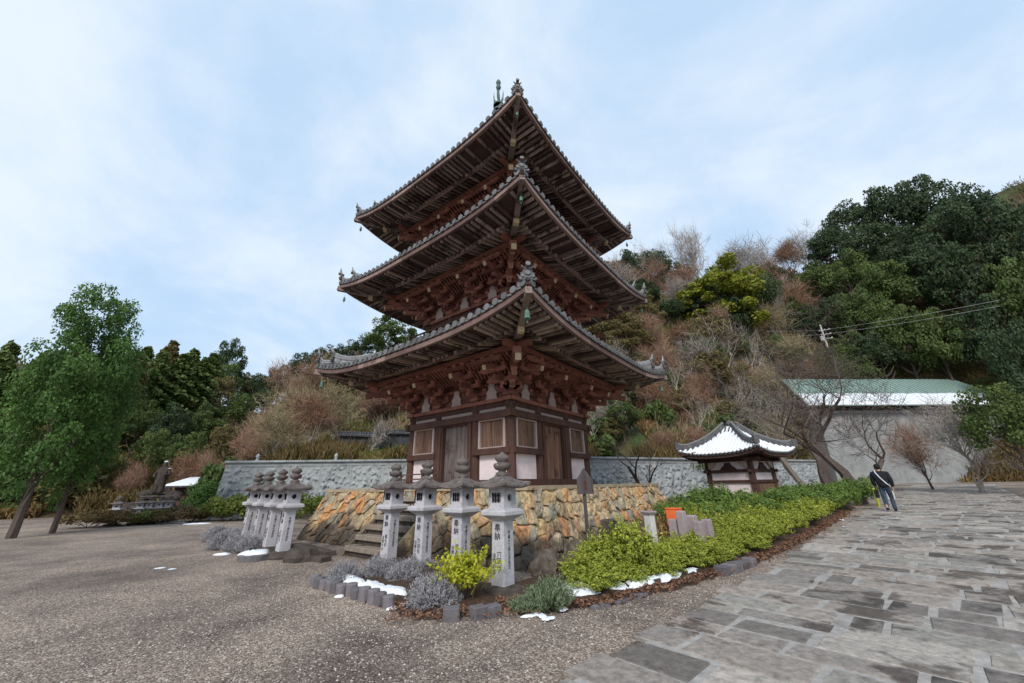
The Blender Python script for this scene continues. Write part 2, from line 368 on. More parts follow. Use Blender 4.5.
def roof(r, z0, upt, dtop, ztop, n, bwall, zwall, oscale, tone):
    """r eave half width, z0 eave underside height mid, upt corner upturn, top at half width dtop height ztop"""
    e = lambda t, rr=r: upt*abs(t/rr)**3.2
    TH = .2                                   # thickness of fascia + tiles
    def surf(t, v):                            # v 0 eave .. 1 top ; t lateral
        w = r+(dtop-r)*v
        z = z0+TH+.06+(ztop-z0-TH)*(.62*v+.38*v*v)
        tt = min(abs(t)/w, 1)
        z += upt*tt**3.2*(1-v)**2
        return w, z
    root = None
    mb = MB(); NV = 14
    for fn in SIDES:
        # tile bed
        NT = 24
        rows = []
        for j in range(NV+1):
            v = j/NV; w, _ = surf(0, v)
            rows.append([fn(w*(-1+2*i/NT), w, surf(w*(-1+2*i/NT), v)[1]) for i in range(NT+1)])
        vs = [p for row in rows for p in row]
        mb.add(vs, [(j*(NT+1)+i, j*(NT+1)+i+1, (j+1)*(NT+1)+i+1, (j+1)*(NT+1)+i) for j in range(NV) for i in range(NT)], 0, .2)
        # rows of round tiles
        for q in range(n):
            t = -r+2*r*(q+.5)/n
            vmax = min(1, (r-abs(t))/(r-dtop)) if abs(t) > dtop else 1
            pts = []
            m_ = max(2, int(NV*vmax)+1)
            for j in range(m_+1):
                v = vmax*j/m_; w, z = surf(t, v); pts.append(fn(t, w+(.03 if j == 0 else 0), z+.03))
            mb.tube(pts, .075, 6, 0, random.random())
            w, z = surf(t, 0)
            mb.tube([fn(t, w+.03, z+.03), fn(t, w+.06, z+.03)], [.1, .1], 9, 1, random.random())
            # edge of the flat tile between
            t2 = t+r/n
            if abs(t2) < r-.02: sbox(mb, fn, t2, r+.01, surf(t2, 0)[1]-.035, 2*r/n*.62, .06, .05, 1, random.random())
    rf = mb.build('roof', ['tile', 'tileend'], pag)
    # eave boards: two stacked, segments
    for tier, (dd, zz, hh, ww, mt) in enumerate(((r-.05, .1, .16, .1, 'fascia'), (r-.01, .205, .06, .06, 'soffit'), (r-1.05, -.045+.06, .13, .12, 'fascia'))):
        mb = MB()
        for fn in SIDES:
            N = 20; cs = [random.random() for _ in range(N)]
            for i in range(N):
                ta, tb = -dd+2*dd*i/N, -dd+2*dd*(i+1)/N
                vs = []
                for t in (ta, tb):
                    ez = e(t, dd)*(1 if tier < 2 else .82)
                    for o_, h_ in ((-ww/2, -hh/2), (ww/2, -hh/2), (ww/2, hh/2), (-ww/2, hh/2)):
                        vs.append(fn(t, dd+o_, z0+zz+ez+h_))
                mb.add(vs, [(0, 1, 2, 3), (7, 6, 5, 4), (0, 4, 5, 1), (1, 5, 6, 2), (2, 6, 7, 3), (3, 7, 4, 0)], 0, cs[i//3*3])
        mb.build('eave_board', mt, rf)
    # soffit boards above rafters
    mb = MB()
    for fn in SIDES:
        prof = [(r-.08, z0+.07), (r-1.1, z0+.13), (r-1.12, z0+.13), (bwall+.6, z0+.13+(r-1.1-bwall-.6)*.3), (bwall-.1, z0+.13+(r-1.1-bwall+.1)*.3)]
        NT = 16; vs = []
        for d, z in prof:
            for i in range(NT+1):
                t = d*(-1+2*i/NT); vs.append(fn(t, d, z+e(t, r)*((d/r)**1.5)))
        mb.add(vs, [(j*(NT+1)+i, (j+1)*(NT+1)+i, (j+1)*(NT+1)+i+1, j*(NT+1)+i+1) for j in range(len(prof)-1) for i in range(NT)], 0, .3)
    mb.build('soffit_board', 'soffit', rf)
    # rafters
    for tier in (0, 1):
        mb = MB()
        for fn in SIDES:
            nr = int(2*r/.2)
            for q in range(nr):
                t = -r+.1+(2*r-.2)*q/(nr-1)
                if abs(t) > r-.12: continue
                if tier == 0:
                    if random.random() < .2: continue
                    d1, d2, zz1, zz2 = r-.12, max(r-1.15, abs(t)+.05), z0+.015, z0+.075
                else:
                    d1, d2 = r-.95, max(bwall+.05, abs(t)+.05)
                    zz1 = z0+.0; zz2 = zz1+(r-.95-d2)*.3
                    if abs(t) > r-1: continue
                if d1-d2 < .1: continue
                if tier == 0: zz2 = z0+.015+(r-.12-d2)*.06
                p, q_ = fn(t, d1, zz1+e(t)*(d1/r)**1.5), fn(t, d2, zz2+e(t)*(d2/r)**1.5)
                mb.beam(p, q_, .085 if tier == 0 else .1, .09 if tier == 0 else .11, 0, min(1, max(0, random.gauss(.45, .35))))
        mb.build('flying_rafter' if tier == 0 else 'base_rafter', 'rafter', rf)
    # hip rafters, ridges, end tiles, bells
    for k in range(4):
        fn = SIDES[k]
        mb = MB()
        a = fn(-(r+.02), r+.02, z0+upt-.0); b = fn(-(r-1.1), r-1.1, z0+e(r-1.1)*.9+.0); c = fn(-bwall, bwall, z0+(r-1-bwall)*.3+.1)
        mb.beam(a, b, .17, .2, 0, .5); mb.beam(b+Vector((0, 0, -.1)), c, .22, .26, 0, .3)
        mb.box(fn(-(r-1.02), r-1.02, z0+e(r-1.1)*.9-.12), (.18, .18, .2), 1, .6, Matrix.Rotation(PI/4, 4, 'Z').to_3x3())
        mb.build('hip_rafter', ['rafter', 'yellow'], rf)
        mb = MB()
        P = []
        for j in range(NV+1):
            v = j/NV; w, z = surf(0, v); z = surf(w, v)[1]; P.append((w, z))
        # main ridge stops one metre short, lower ridge runs to the tip and turns up
        def ridge(v0, v1, h, w_, lift):
            pts = []
            for i in range(13):
                v = v0+(v1-v0)*i/12; w = r+(dtop-r)*v; z = surf(w, v)[1]
                l_ = lift*max(0, 1-(i/12)*4)**2
                pts.append(fn(-w, w, z+h/2+l_))
            for i in range(12):
                mb.beam(pts[i], pts[i+1], w_, h+.02, 0, .3+.05*(i % 3))
                mb.beam(pts[i]+Vector((0, 0, h*.16)), pts[i+1]+Vector((0, 0, h*.16)), w_+.05, .03, 1, .4)
            mb.tube([p+Vector((0, 0, h/2+.04)) for p in pts], .075, 7, 1, .6)
            if lift > .11:
                a_ = pts[0]; o_ = (pts[0]-pts[1]).normalized(); mb.tube([pts[1]+Vector((0, 0, h/2+.03)), a_+Vector((0, 0, h/2+.06)), a_+o_*.12+Vector((0, 0, h/2+.2)), a_+o_*.16+Vector((0, 0, h/2+.34))], [.07, .065, .045, .015], 7, 1, .8)
            return pts
        r1 = ridge(.012, .2, .16, .16, .16 if k in (1, 3) else .1)
        r2 = ridge(.14, 1.0, .28, .2, .2 if k in (1, 3) else .1)
        mb.build('hip_ridge', ['tileridge', 'tileridge'], rf)
        ang = [R(-45), R(45), R(135), R(225)][k]
        ridge_end(rf, r1[0]+Vector((0, 0, -.14)), ang, oscale*.72)
        ridge_end(rf, r2[0]+Vector((0, 0, -.2)), ang, oscale*.8)
        bell(rf, fn(-(r-.22), r-.22, z0+upt-.52)).scale = (.85, .85, .85) if z0 < 5 else (.6, .6, .6)
    # first ridge at top (closing cap)
    return rf

def storey(b, z0, zd, zeave, r, cols, first):
    """body of half width b from z0 to zd (top of the wall plate)"""
    # posts
    for k in range(4):
        fn = SIDES[k]
        for t in cols[:-1]:
            mb = MB(); cc = .35+.3*random.random()
            p0, p1 = fn(t, b, z0), fn(t, b, zd-.1)
            mb.tube([p0, p1], .15, 12, 0, cc)
            mb.build('post', 'wood', pag, smooth=False)
    mb = MB()
    for fn in SIDES:      # wall plate and tie beam
        sbox(mb, fn, 0, b, zd-.06, 2*b+.5, .34, .12, 0, .6)
        sbox(mb, fn, 0, b, zd-.2, 2*b+.34, .14, .15, 1, .4)
    mb.build('wall_plate', ['redwood', 'wood'], pag)
    # wall behind the brackets
    mb = MB()
    for fn in SIDES:
        n = int(2*b/.3)
        for i in range(n):
            sbox(mb, fn, -b+2*b*(i+.5)/n, b-.05, (zd+zeave+.75)/2, 2*b/n-.012, .05, zeave+.75-zd, 0, random.random()*.6)
    mb.build('wall_board', 'redwood', pag)
    # brackets
    def bset(kind):
        """local: -y is outward, origin on the plate above the post"""
        mb = MB()
        def bx(x, y, z, sx, sy, sz, m=0, rot=0):
            mm = Matrix.Rotation(rot, 3, 'Z') if rot else None
            mb.box((x, y, z), (sx, sy, sz), m, random.random(), mm)
        def block(x, y, z, s=.17, rot=0):
            mm = Matrix.Rotation(rot, 3, 'Z') if rot else Matrix.Identity(3)
            h = .12
            vs = [Vector(mm@Vector((a*s*.36, b_*s*.36, -h/2)))+Vector((x, y, z)) for a, b_ in ((-1, -1), (1, -1), (1, 1), (-1, 1))]
            vs += [Vector(mm@Vector((a*s*.5, b_*s*.5, -h*.1)))+Vector((x, y, z)) for a, b_ in ((-1, -1), (1, -1), (1, 1), (-1, 1))]
            vs += [Vector(mm@Vector((a*s*.5, b_*s*.5, h/2)))+Vector((x, y, z)) for a, b_ in ((-1, -1), (1, -1), (1, 1), (-1, 1))]
            f = [(3, 2, 1, 0), (8, 9, 10, 11)]
            for l in (0, 4):
                f += [(l+i, l+(i+1) % 4, l+4+(i+1) % 4, l+4+i) for i in range(4)]
            mb.add(vs, f, 0, .3+.7*random.random())
        def arm(x, y, z, L, rot=0):
            h = .13
            poly = [(-L/2, h/2), (-L/2, 0), (-L/2+.07, -h/2*.7), (-L/2+.16, -h/2), (L/2-.16, -h/2), (L/2-.07, -h/2*.7), (L/2, 0), (L/2, h/2)]
            mm = Matrix.Rotation(rot, 3, 'Z'); o_ = Vector((x, y, z))
            mb.prism(poly, -.055, .055, 0, random.random(), lambda v: mm@Vector(v)+o_)
            return
        block(0, 0, .1, .36); bx(0, 0, .2, .36, .36, .06)
        st = .37
        for j in range(3):
            y = -j*st; z = .27+j*.25
            if kind == 'mid':
                arm(0, y, z, .95 if j else 1.0)
                for x in (-.4, 0, .4): block(x, y, z+.125)
                bx(0, -(j+1)*st/2, z, .11, (j+1)*st+.2, .13)
                if j < 2: block(0, y-st, z+.125)
            else:   # corner: both faces and the diagonal
                arm(.12, y, z, 1.1); arm(y, .12, z, 1.1, PI/2)
                for x in (-.35, 0, .5): block(x, y, z+.125); block(y, x, z+.125)
                bx(0, -(j+1)*st/2, z, .11, (j+1)*st+.2, .13); bx(-(j+1)*st/2, 0, z, (j+1)*st+.2, .11, .13)
                l = (j+1)*st*s2
                bx(-l/2/s2, -l/2/s2, z, .14, l+.25, .15, 0, -PI/4)
                block(-(j+1)*st, -(j+1)*st, z+.14, .2, PI/4)
                bx(-l/s2-.07, -l/s2-.07, z, .15, .05, .16, 1, -PI/4)
        # tail rafter with painted end
        if kind == 'mid':
            mb.beam((0, .1, 1.22), (0, -1.28, .72), .12, .15, 0, .5); mb.beam((0, -1.27, .722), (0, -1.31, .708), .125, .155, 1, .7)
            arm(0, -3*st, 1.0, .95)
            for x in (-.4, 0, .4): block(x, -3*st, 1.1)
        else:
            for a in (0, 1):
                p, q, q2 = (0, .1, 1.22), (0, -1.28, .72), (0, -1.31, .708)
                if a: p, q, q2 = [(v[1], v[0], v[2]) for v in (p, q, q2)]
                mb.beam(p, q, .12, .15, 0, .5); mb.beam(q, q2, .125, .155, 1, .7)
            mb.beam((.1, .1, 1.25), (-1.42, -1.42, .72), .17, .2, 0, .4); mb.beam((-1.41, -1.41, .724), (-1.44, -1.44, .715), .175, .205, 1, .6)
            arm(.2, -3*st, 1.0, 1.5); arm(-3*st, .2, 1.0, 1.5, PI/2)
            for x in (-.2, .2, .6): block(x, -3*st, 1.1); block(-3*st, x, 1.1)
            bx(-1.2, -1.2, 1.0, .24, .3, .2, 0, -PI/4)
        return mb
    protos = {}
    for k in range(4):
        fn = SIDES[k]
        for i, t in enumerate(cols[:-1]):
            kind = 'corner' if i == 0 else 'mid'
            if kind not in protos:
                o = bset(kind).build('bracket_set', ['redwood', 'yellow'], pag); protos[kind] = o
            else:
                o = protos[kind].copy(); COL.objects.link(o)
            o.location = fn(t, b, zd); o.rotation_euler = (0, 0, k*PI/2)
    # purlins, ribs and struts between
    mb = MB()
    for fn in SIDES:
        d = b+1.11
        sbox(mb, fn, 0, d, zd+1.2, 2*d+1.1, .17, .16, 0, .5)
        for j in (0, 2):
            dd = b+j*.37; sbox(mb, fn, 0, dd, zd+.27+(j+1)*.25-.06+.09, 2*dd+.7, .1, .11, 0, .3+.1*j)
        n = int((2*b+1.6)/.16)
        for q in range(n):
            t = -(b+.8)+(2*b+1.6)*(q+.5)/n
            mb.beam(fn(t, b+.74, zd+.95), fn(t, b+1.08, zd+1.14), .045, .05, 0, .8)
            mb.beam(fn(t*.9, b+.37, zd+.7), fn(t*.95, b+.72, zd+.93), .045, .05, 0, .6)
    mb.build('purlin', 'redwood', pag)
    for fn in SIDES:
        for i in range(len(cols)-1):
            t = (cols[i]+cols[i+1])/2
            mb = MB()
            for j, (zz, w_) in enumerate(((0, .34), (.3, .24))):
                if j: mb.prism([(-.15, .42), (.15, .42), (.1, .56), (-.1, .56)], 0, .06, 0, .5, lambda v: fn(t+v[0], b+.03+v[1], zd+v[2]))
                else: mb.prism([(-.26, 0), (.26, 0), (.2, .14), (.23, .25), (.1, .42), (-.1, .42), (-.23, .25), (-.2, .14)], 0, .06, 0, .7, lambda v: fn(t+v[0], b+.03+v[1], zd+v[2]))
            mb.build('strut', 'pale', pag)

# ---- first storey walls
B1, ZD1 = 2.45, 2.7
cols1 = [-2.45, -.95, .95, 2.45]
storey(B1, -.02, ZD1, 3.87, 5.3, cols1, True)
mb = MB()
for fn in SIDES:
    sbox(mb, fn, 0, B1+.02, .08, 2*B1+.42, .36, .2, 0, .3)       # ground sill
mb.build('ground_sill', 'wood', pag)
mb = MB()
for fn in SIDES:
    sbox(mb, fn, 0, B1+.12, 2.17, 2*B1+.52, .16, .22, 0, .75)      # head rail
mb.build('head_rail', 'wood', pag)
for fn in SIDES:
    for c_ in (-1.72, 1.72):
        mb = MB(); sbox(mb, fn, c_, B1+.12, 1.03, 1.58, .16, .18, 0, .3)        # waist rail each side of the door
        mb.build('waist_rail', 'wood', pag)
for k, fn in enumerate(SIDES):
    mb = MB()
    for a, bb in zip(cols1[:-1], cols1[1:]): sbox(mb, fn, (a+bb)/2, B1, 2.385, bb-a-.3, .06, .16, 0, .5)
    mb.build('frieze_board', 'pale', pag)
    for c_ in (-1.7, 1.7):
        mb = MB(); sbox(mb, fn, c_, B1-.02, .56, 1.2, .05, .76, 0, .5); mb.build('plaster_panel', 'plaster', pag)
        # plank window panel with pale frame
        mb = MB(); n = 5
        for i in range(n): sbox(mb, fn, c_-.5+(i+.5)*1.0/n, B1+.0, 1.59, 1.0/n-.008, .05+.006*(i % 2), .9, 0, random.random())
        o = mb.build('window_shutter', 'panel', pag)
        mb = MB()
        for sx in (-1, 1): sbox(mb, fn, c_+sx*.54, B1+.03, 1.59, .075, .13, .94, 0, .9)
        sbox(mb, fn, c_, B1+.03, 1.145, 1.15, .14, .05, 0, .4); sbox(mb, fn, c_, B1+.03, 2.035, 1.15, .14, .045, 0, .5)
        mb.build('window_frame', 'pale', o)
        # side strips
        mb = MB()
        for sx in (-1, 1): sbox(mb, fn, c_+sx*.625, B1-.01, 1.15, .1, .06, 1.95, 0, .4)
        mb.build('wall_strip', 'wood', pag)
    # doorway
    mb = MB()
    for sx in (-1, 1):
        for q, (o_, w_) in enumerate(((.76, .1), (.655, .08))): sbox(mb, fn, sx*o_, B1+.05-q*.03, 1.12, w_, .16, 1.88, 0, .7-.3*q)
    sbox(mb, fn, 0, B1+.04, 2.03, 1.4, .14, .06, 0, .5)
    fr = mb.build('door_frame', 'wood', pag)
    for sx in (-1, 1):
        mb = MB()
        for i in range(3): sbox(mb, fn, sx*(.1+.195*i), B1-.04, 1.09, .19, .05+.005*(i % 2), 1.82, 0, random.random())
        o = mb.build('door_leaf', 'door' if k in (3, 1) else 'doorbrown', pag)
# veranda floor
mb = MB()
for fn in SIDES: sbox(mb, fn, 0, B1+.42, -.0, 2*B1+1.2, .5, .1, 0, .4)
#mb.build('veranda', 'wood', pag)
# low railing on the left-hand face beside the steps
mb = MB(); fn = SIDES[3]
fl = SIDES[3]
for ta, tb in ((1.05, 2.6), (-.85+1.2, .95)):
    pass
rail = empty('low_wooden_railing', (0, 0, 0), R(45), 'low grey-brown wooden railing of three bars at the pagoda left face', 'railing')
for t in (-2.2, -1.6, -1.0, -.35):
    mb = MB(); sbox(mb, fl, t, B1+.6, .2, .07, .07, .5); mb.build('post', 'wood', rail)
for z in (.1, .26, .42):
    mb = MB(); sbox(mb, fl, -1.28, B1+.6, z, 2.1, .045, .045); mb.build('rail', 'wood', rail)

# ---- upper storeys
for b, zf, zd, ze, r in ((2.2, 5.5, 6.68, 7.8, 5.1), (2.02, 9.3, 10.4, 11.52, 4.94)):
    cols = [-b, -b*.37, b*.37, b]
    storey(b, zf, zd, ze, r, cols, False)
    mb = MB()
    for fn in SIDES:
        n = 12
        for i in range(n): sbox(mb, fn, -b+2*b*(i+.5)/n, b-.04, (zf+zd)/2, 2*b/n-.01, .05, zd-zf, 0, random.random())
    mb.build('wall', 'redwood', pag)
    mb = MB()
    for fn in SIDES:
        sbox(mb, fn, 0, b+.55, zf+.05, 2*b+1.3, .1, .1, 0, .5)
        for z in (.22, .38, .55): sbox(mb, fn, 0, b+.52, zf+z, 2*b+1.3, .06, .06, 0, .5)
        for i in range(8): sbox(mb, fn, -b-.45+(2*b+.9)*i/7, b+.52, zf+.3, .06, .06, .5, 0, .3)
        sbox(mb, fn, 0, b+.3, zf, 2*b+1.1, .6, .08, 0, .3)
    mb.build('balcony_railing', 'wood', pag)
roof(5.32, 3.87, .56, 2.3, 5.6, 36, B1, ZD1, .95, 0)
roof(5.1, 7.80, .5, 2.1, 9.4, 35, 2.2, 6.68, .9, 0)
roof(4.94, 11.5, .6, .45, 15.6, 34, 2.02, 10.4, .85, 0)
# ---- finial
mb = MB()
mb.box((0, 0, 15.75), (1.0, 1.0, .55)); mb.box((0, 0, 16.06), (1.15, 1.15, .1))
mb.lathe([(.45, 16.1), (.42, 16.35), (.2, 16.5), (.34, 16.6), (.12, 16.7)], 16)
mb.tube([(0, 0, 16), (0, 0, 22.4)], [.075, .06], 10)
fin = mb.build('finial', 'bronzedk', pag)
for i in range(9):
    mb = MB(); z = 17.1+i*.48; rr = .46-.018*i
    mb.lathe([(rr-.05, z-.05), (rr, z-.05), (rr, z+.05), (rr-.05, z+.05), (rr-.05, z-.05)], 18)
    for a in range(4): mb.beam((0, 0, z), ((rr-.02)*math.cos(a*PI/2), (rr-.02)*math.sin(a*PI/2), z), .03, .03)
    mb.build('finial_ring', 'bronzedk', fin)
mb = MB()
for a in range(4):
    an = a*PI/2+.4; c_, s_ = math.cos(an), math.sin(an)
    pts = [(.06, 21.0), (.3, 21.3), (.32, 21.9), (.27, 22.3), (.28, 22.1), (.24, 21.6), (.08, 21.2)]
    mb.add([(x*c_-.01*s_, x*s_+.01*c_, z) for x, z in pts]+[(x*c_+.01*s_, x*s_-.01*c_, z) for x, z in pts], [tuple(range(7)), tuple(range(7, 14))[::-1]]+[(i, i+7, (i+1) % 7+7, (i+1) % 7) for i in range(7)])
mb.build('flame_ornament', 'bronzedk', fin)
mb = MB()
mb.lathe([(.05, 22.3), (.12, 22.42), (.155, 22.55), (.12, 22.68), (.05, 22.75), (.12, 22.85), (.15, 22.98), (.1, 23.12), (.02, 23.28)], 14)
mb.build('finial_jewel', 'bronzedk', fin, True)

# ================================================================== STONE PLATFORM
plat = empty('stone_platform', (0, 0, -1.6), R(45), 'battered platform wall of large irregular ochre and grey stones under the pagoda', 'platform')
def clip(poly, a, n):            # keep points p with (p-a).n <= 0
    out = []
    for i in range(len(poly)):
        p, q = poly[i], poly[(i+1) % len(poly)]
        dp = (p[0]-a[0])*n[0]+(p[1]-a[1])*n[1]; dq = (q[0]-a[0])*n[0]+(q[1]-a[1])*n[1]
        if dp <= 0: out.append(p)
        if dp*dq < 0:
            t = dp/(dp-dq); out.append((p[0]+(q[0]-p[0])*t, p[1]+(q[1]-p[1])*t))
    return out
def stones_mesh(W, H, sx, sz, mapf, mb, shear=.25):
    pts = []
    nx, nz = int(W/sx)+2, int(H/sz)+2
    for i in range(-1, nx+1):
        for j in range(-1, nz+1):
            pts.append((-W/2+(i+.5*(j % 2)+random.uniform(-.38, .38))*sx+shear*j*sz, (j+random.uniform(-.38, .38))*sz))
    for a in pts:
        poly = [(-W/2, 0), (W/2, 0), (W/2, H), (-W/2, H)]
        for b in pts:
            if a is b: continue
            dx, dz = b[0]-a[0], b[1]-a[1]; L = math.hypot(dx, dz)
            if L > 2.2*max(sx, sz)*1.4: continue
            poly = clip(poly, ((a[0]+b[0])/2-dx/L*.006, (a[1]+b[1])/2-dz/L*.006), (dx/L, dz/L))
            if len(poly) < 3: break
        if len(poly) < 3: continue
        cx = sum(p[0] for p in poly)/len(poly); cz = sum(p[1] for p in poly)/len(poly)
        # subdivide outline and roughen
        n2 = []
        for i in range(len(poly)):
            p, q = poly[i], poly[(i+1) % len(poly)]; L = math.hypot(q[0]-p[0], q[1]-p[1])
            k = max(1, int(L/.12))
            for j in range(k): n2.append((p[0]+(q[0]-p[0])*j/k, p[1]+(q[1]-p[1])*j/k))
        poly = n2; n = len(poly)
        bulge = random.uniform(.03, .09); tx, tz = random.uniform(-.4, .4), random.uniform(-.4, .4)
        rings = []
        for s_, o_ in ((1, -.12), (.99, -.01), (.95, .6), (.8, .9), (.4, 1.0)):
            ring = []
            for p in poly:
                x, z = cx+(p[0]-cx)*s_, cz+(p[1]-cz)*s_
                off = o_*bulge if o_ > 0 else o_
                if o_ > 0: off += (x-cx)*tx*.5+(z-cz)*tz*.5+.05*noise.noise((x*6, z*6, a[0]*3))+.02*noise.noise((x*19, z*19, a[0]*3))
                ring.append(mapf(x, z, off))
            rings += ring
        rings.append(mapf(cx, cz, bulge*1.05))
        fs = [(l*n+i, l*n+(i+1) % n, (l+1)*n+(i+1) % n, (l+1)*n+i) for l in range(4) for i in range(n)]
        fs += [(4*n+i, 4*n+(i+1) % n, 5*n) for i in range(n)]
        mb.add(rings, fs, 0, random.random())
# stone material: per-stone colour ramp + grain + dark wet foot (a stain with its own shape)
m = bpy.data.materials.new('platform_stone'); m.use_nodes = True; M['pstone'] = m
nt = m.node_tree; L_ = nt.links.new; bs = nt.nodes['Principled BSDF']; bs.inputs['Roughness'].default_value = .85
a_ = nt.nodes.new('ShaderNodeAttribute'); a_.attribute_name = 'v'
cr = nt.nodes.new('ShaderNodeValToRGB'); cr.color_ramp.interpolation = 'LINEAR'
els = [(0, (.26, .2, .13)), (.12, (.52, .36, .18)), (.24, (.45, .36, .25)), (.34, (.25, .25, .2)), (.44, (.57, .38, .18)), (.54, (.58, .28, .11)), (.6, (.46, .35, .22)), (.7, (.33, .28, .19)), (.8, (.58, .43, .24)), (.88, (.58, .27, .12)), (.93, (.44, .33, .2)), (1, (.38, .31, .22))]
while len(cr.color_ramp.elements) < len(els): cr.color_ramp.elements.new(.5)
for e_, (p_, c_) in zip(cr.color_ramp.elements, els): e_.position = p_; e_.color = (*c_, 1)
L_(a_.outputs['Fac'], cr.inputs[0])
tc = nt.nodes.new('ShaderNodeTexCoord')
n1 = nt.nodes.new('ShaderNodeTexNoise'); n1.inputs['Scale'].default_value = 5; n1.inputs['Detail'].default_value = 9; n1.inputs['Roughness'].default_value = .7
L_(tc.outputs['Object'], n1.inputs['Vector'])
mr = nt.nodes.new('ShaderNodeMapRange'); mr.inputs['From Min'].default_value = .3; mr.inputs['From Max'].default_value = .7; mr.inputs['To Min'].default_value = .35; mr.inputs['To Max'].default_value = 1.55
L_(n1.outputs[0], mr.inputs['Value'])
mx = nt.nodes.new('ShaderNodeVectorMath'); mx.operation = 'SCALE'; L_(cr.outputs[0], mx.inputs[0]); L_(mr.outputs[0], mx.inputs['Scale'])
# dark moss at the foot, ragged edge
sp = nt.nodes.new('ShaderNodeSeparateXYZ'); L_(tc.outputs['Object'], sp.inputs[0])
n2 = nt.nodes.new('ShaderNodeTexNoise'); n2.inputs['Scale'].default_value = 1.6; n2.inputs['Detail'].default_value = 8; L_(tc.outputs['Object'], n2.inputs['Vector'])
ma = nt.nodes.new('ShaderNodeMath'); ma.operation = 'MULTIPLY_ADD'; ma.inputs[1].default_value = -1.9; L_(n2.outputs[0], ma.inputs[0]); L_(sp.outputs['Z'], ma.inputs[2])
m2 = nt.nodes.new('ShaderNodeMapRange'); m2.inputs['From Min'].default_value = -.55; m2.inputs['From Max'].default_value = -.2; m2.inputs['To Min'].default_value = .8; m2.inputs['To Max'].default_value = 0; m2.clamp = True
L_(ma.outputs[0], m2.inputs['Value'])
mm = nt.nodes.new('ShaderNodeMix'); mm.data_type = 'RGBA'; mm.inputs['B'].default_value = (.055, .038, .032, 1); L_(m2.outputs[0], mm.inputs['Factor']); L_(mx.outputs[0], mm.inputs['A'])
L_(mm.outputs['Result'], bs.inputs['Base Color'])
n3 = nt.nodes.new('ShaderNodeTexNoise'); n3.inputs['Scale'].default_value = 9; n3.inputs['Detail'].default_value = 8; L_(tc.outputs['Object'], n3.inputs['Vector'])
bp_ = nt.nodes.new('ShaderNodeBump'); bp_.inputs['Strength'].default_value = 1; bp_.inputs['Distance'].default_value = .09; L_(n3.outputs[0], bp_.inputs['Height']); L_(bp_.outputs[0], bs.inputs['Normal'])
HP, AT, AB = 1.57, 4.45, 5.05
def facemap(fn):
    def f(x, z, off):
        k = z/HP; d = AB+(AT-AB)*k
        # keep mitred corners
        x = x*d/AB
        return fn(x, d+off, z)
    return f
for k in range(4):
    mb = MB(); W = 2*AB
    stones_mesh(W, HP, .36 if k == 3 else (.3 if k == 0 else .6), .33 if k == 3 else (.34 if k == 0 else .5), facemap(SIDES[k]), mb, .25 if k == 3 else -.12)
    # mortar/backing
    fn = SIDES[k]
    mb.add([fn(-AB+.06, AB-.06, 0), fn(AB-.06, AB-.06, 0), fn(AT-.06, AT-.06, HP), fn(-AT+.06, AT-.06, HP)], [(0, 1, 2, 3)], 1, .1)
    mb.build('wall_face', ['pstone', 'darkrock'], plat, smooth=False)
mb = MB()
mb.box((0, 0, HP-.03), (2*AT+.2, 2*AT+.2, .09)); mb.build('platform_top', 'topstone', plat)
# steps on the left-hand face (side 3)
fl = SIDES[3]
for i in range(7):
    mb = MB(); z = HP-.0-.222*i
    sbox(mb, fl, .6, AT-.28+.26*i+.13, z-.06-.0, 1.75, .34, .12, 0, random.random())
    sbox(mb, fl, .6, AT-.28+.26*i+.1, (z-.12)/2, 1.65, .26, max(.02, z-.12), 1, .2)
    o = mb.build('step', ['step', 'darkrock'], plat, bevel=.012)
for s_ in (-1, 1):
    mb = MB()
    poly = [(AT-.25, 0), (AT+1.6, 0), (AT+1.45, .2), (AT-.1, HP-.05), (AT-.25, HP-.05)]
    mb.add([fl(.6+s_*.95-.05, d, z) for d, z in poly]+[fl(.6+s_*.95+.05, d, z) for d, z in poly], [tuple(range(5)), tuple(range(5, 10))[::-1]]+[(i, i+5, (i+1) % 5+5, (i+1) % 5) for i in range(5)], 0, .2)
    mb.build('stair_cheek', 'pstone', plat)
# ================================================================== GROUND
def grid_mesh(xs, ys, zf, name, mats, vf=None):
    V = [(x, y, zf(x, y)) for y in ys for x in xs]; nx = len(xs)
    Fc = [(j*nx+i, j*nx+i+1, (j+1)*nx+i+1, (j+1)*nx+i) for j in range(len(ys)-1) for i in range(nx-1)]
    me = bpy.data.meshes.new(name); me.from_pydata(V, [], Fc)
    return link(me, name, None, mats, True)
def spaced(c, lo, hi, fine, n):
    a = [c]
    d = fine
    while a[-1] < hi: a.append(a[-1]+d); d *= 1.08
    b = [c-fine]; d = fine
    while b[-1] > lo: b.append(b[-1]-d); d *= 1.08
    return sorted(b+a)
# gravel material
m = bpy.data.materials.new('gravel'); m.use_nodes = True; M['gravel'] = m
nt = m.node_tree; L_ = nt.links.new; bs = nt.nodes['Principled BSDF']; bs.inputs['Roughness'].default_value = .9
tc = nt.nodes.new('ShaderNodeTexCoord')
v1 = nt.nodes.new('ShaderNodeTexVoronoi'); v1.inputs['Scale'].default_value = 58; L_(tc.outputs['Object'], v1.inputs['Vector'])
sv = nt.nodes.new('ShaderNodeSeparateColor'); L_(v1.outputs['Color'], sv.inputs[0])
cr = nt.nodes.new('ShaderNodeValToRGB'); els = [(0, (.12, .09, .074)), (.3, (.22, .175, .143)), (.6, (.33, .27, .225)), (.85, (.46, .385, .325)), (1, (.66, .59, .51))]
while len(cr.color_ramp.elements) < len(els): cr.color_ramp.elements.new(.5)
for e_, (p_, c_) in zip(cr.color_ramp.elements, els): e_.position = p_; e_.color = (*c_, 1)
L_(sv.outputs[0], cr.inputs[0])
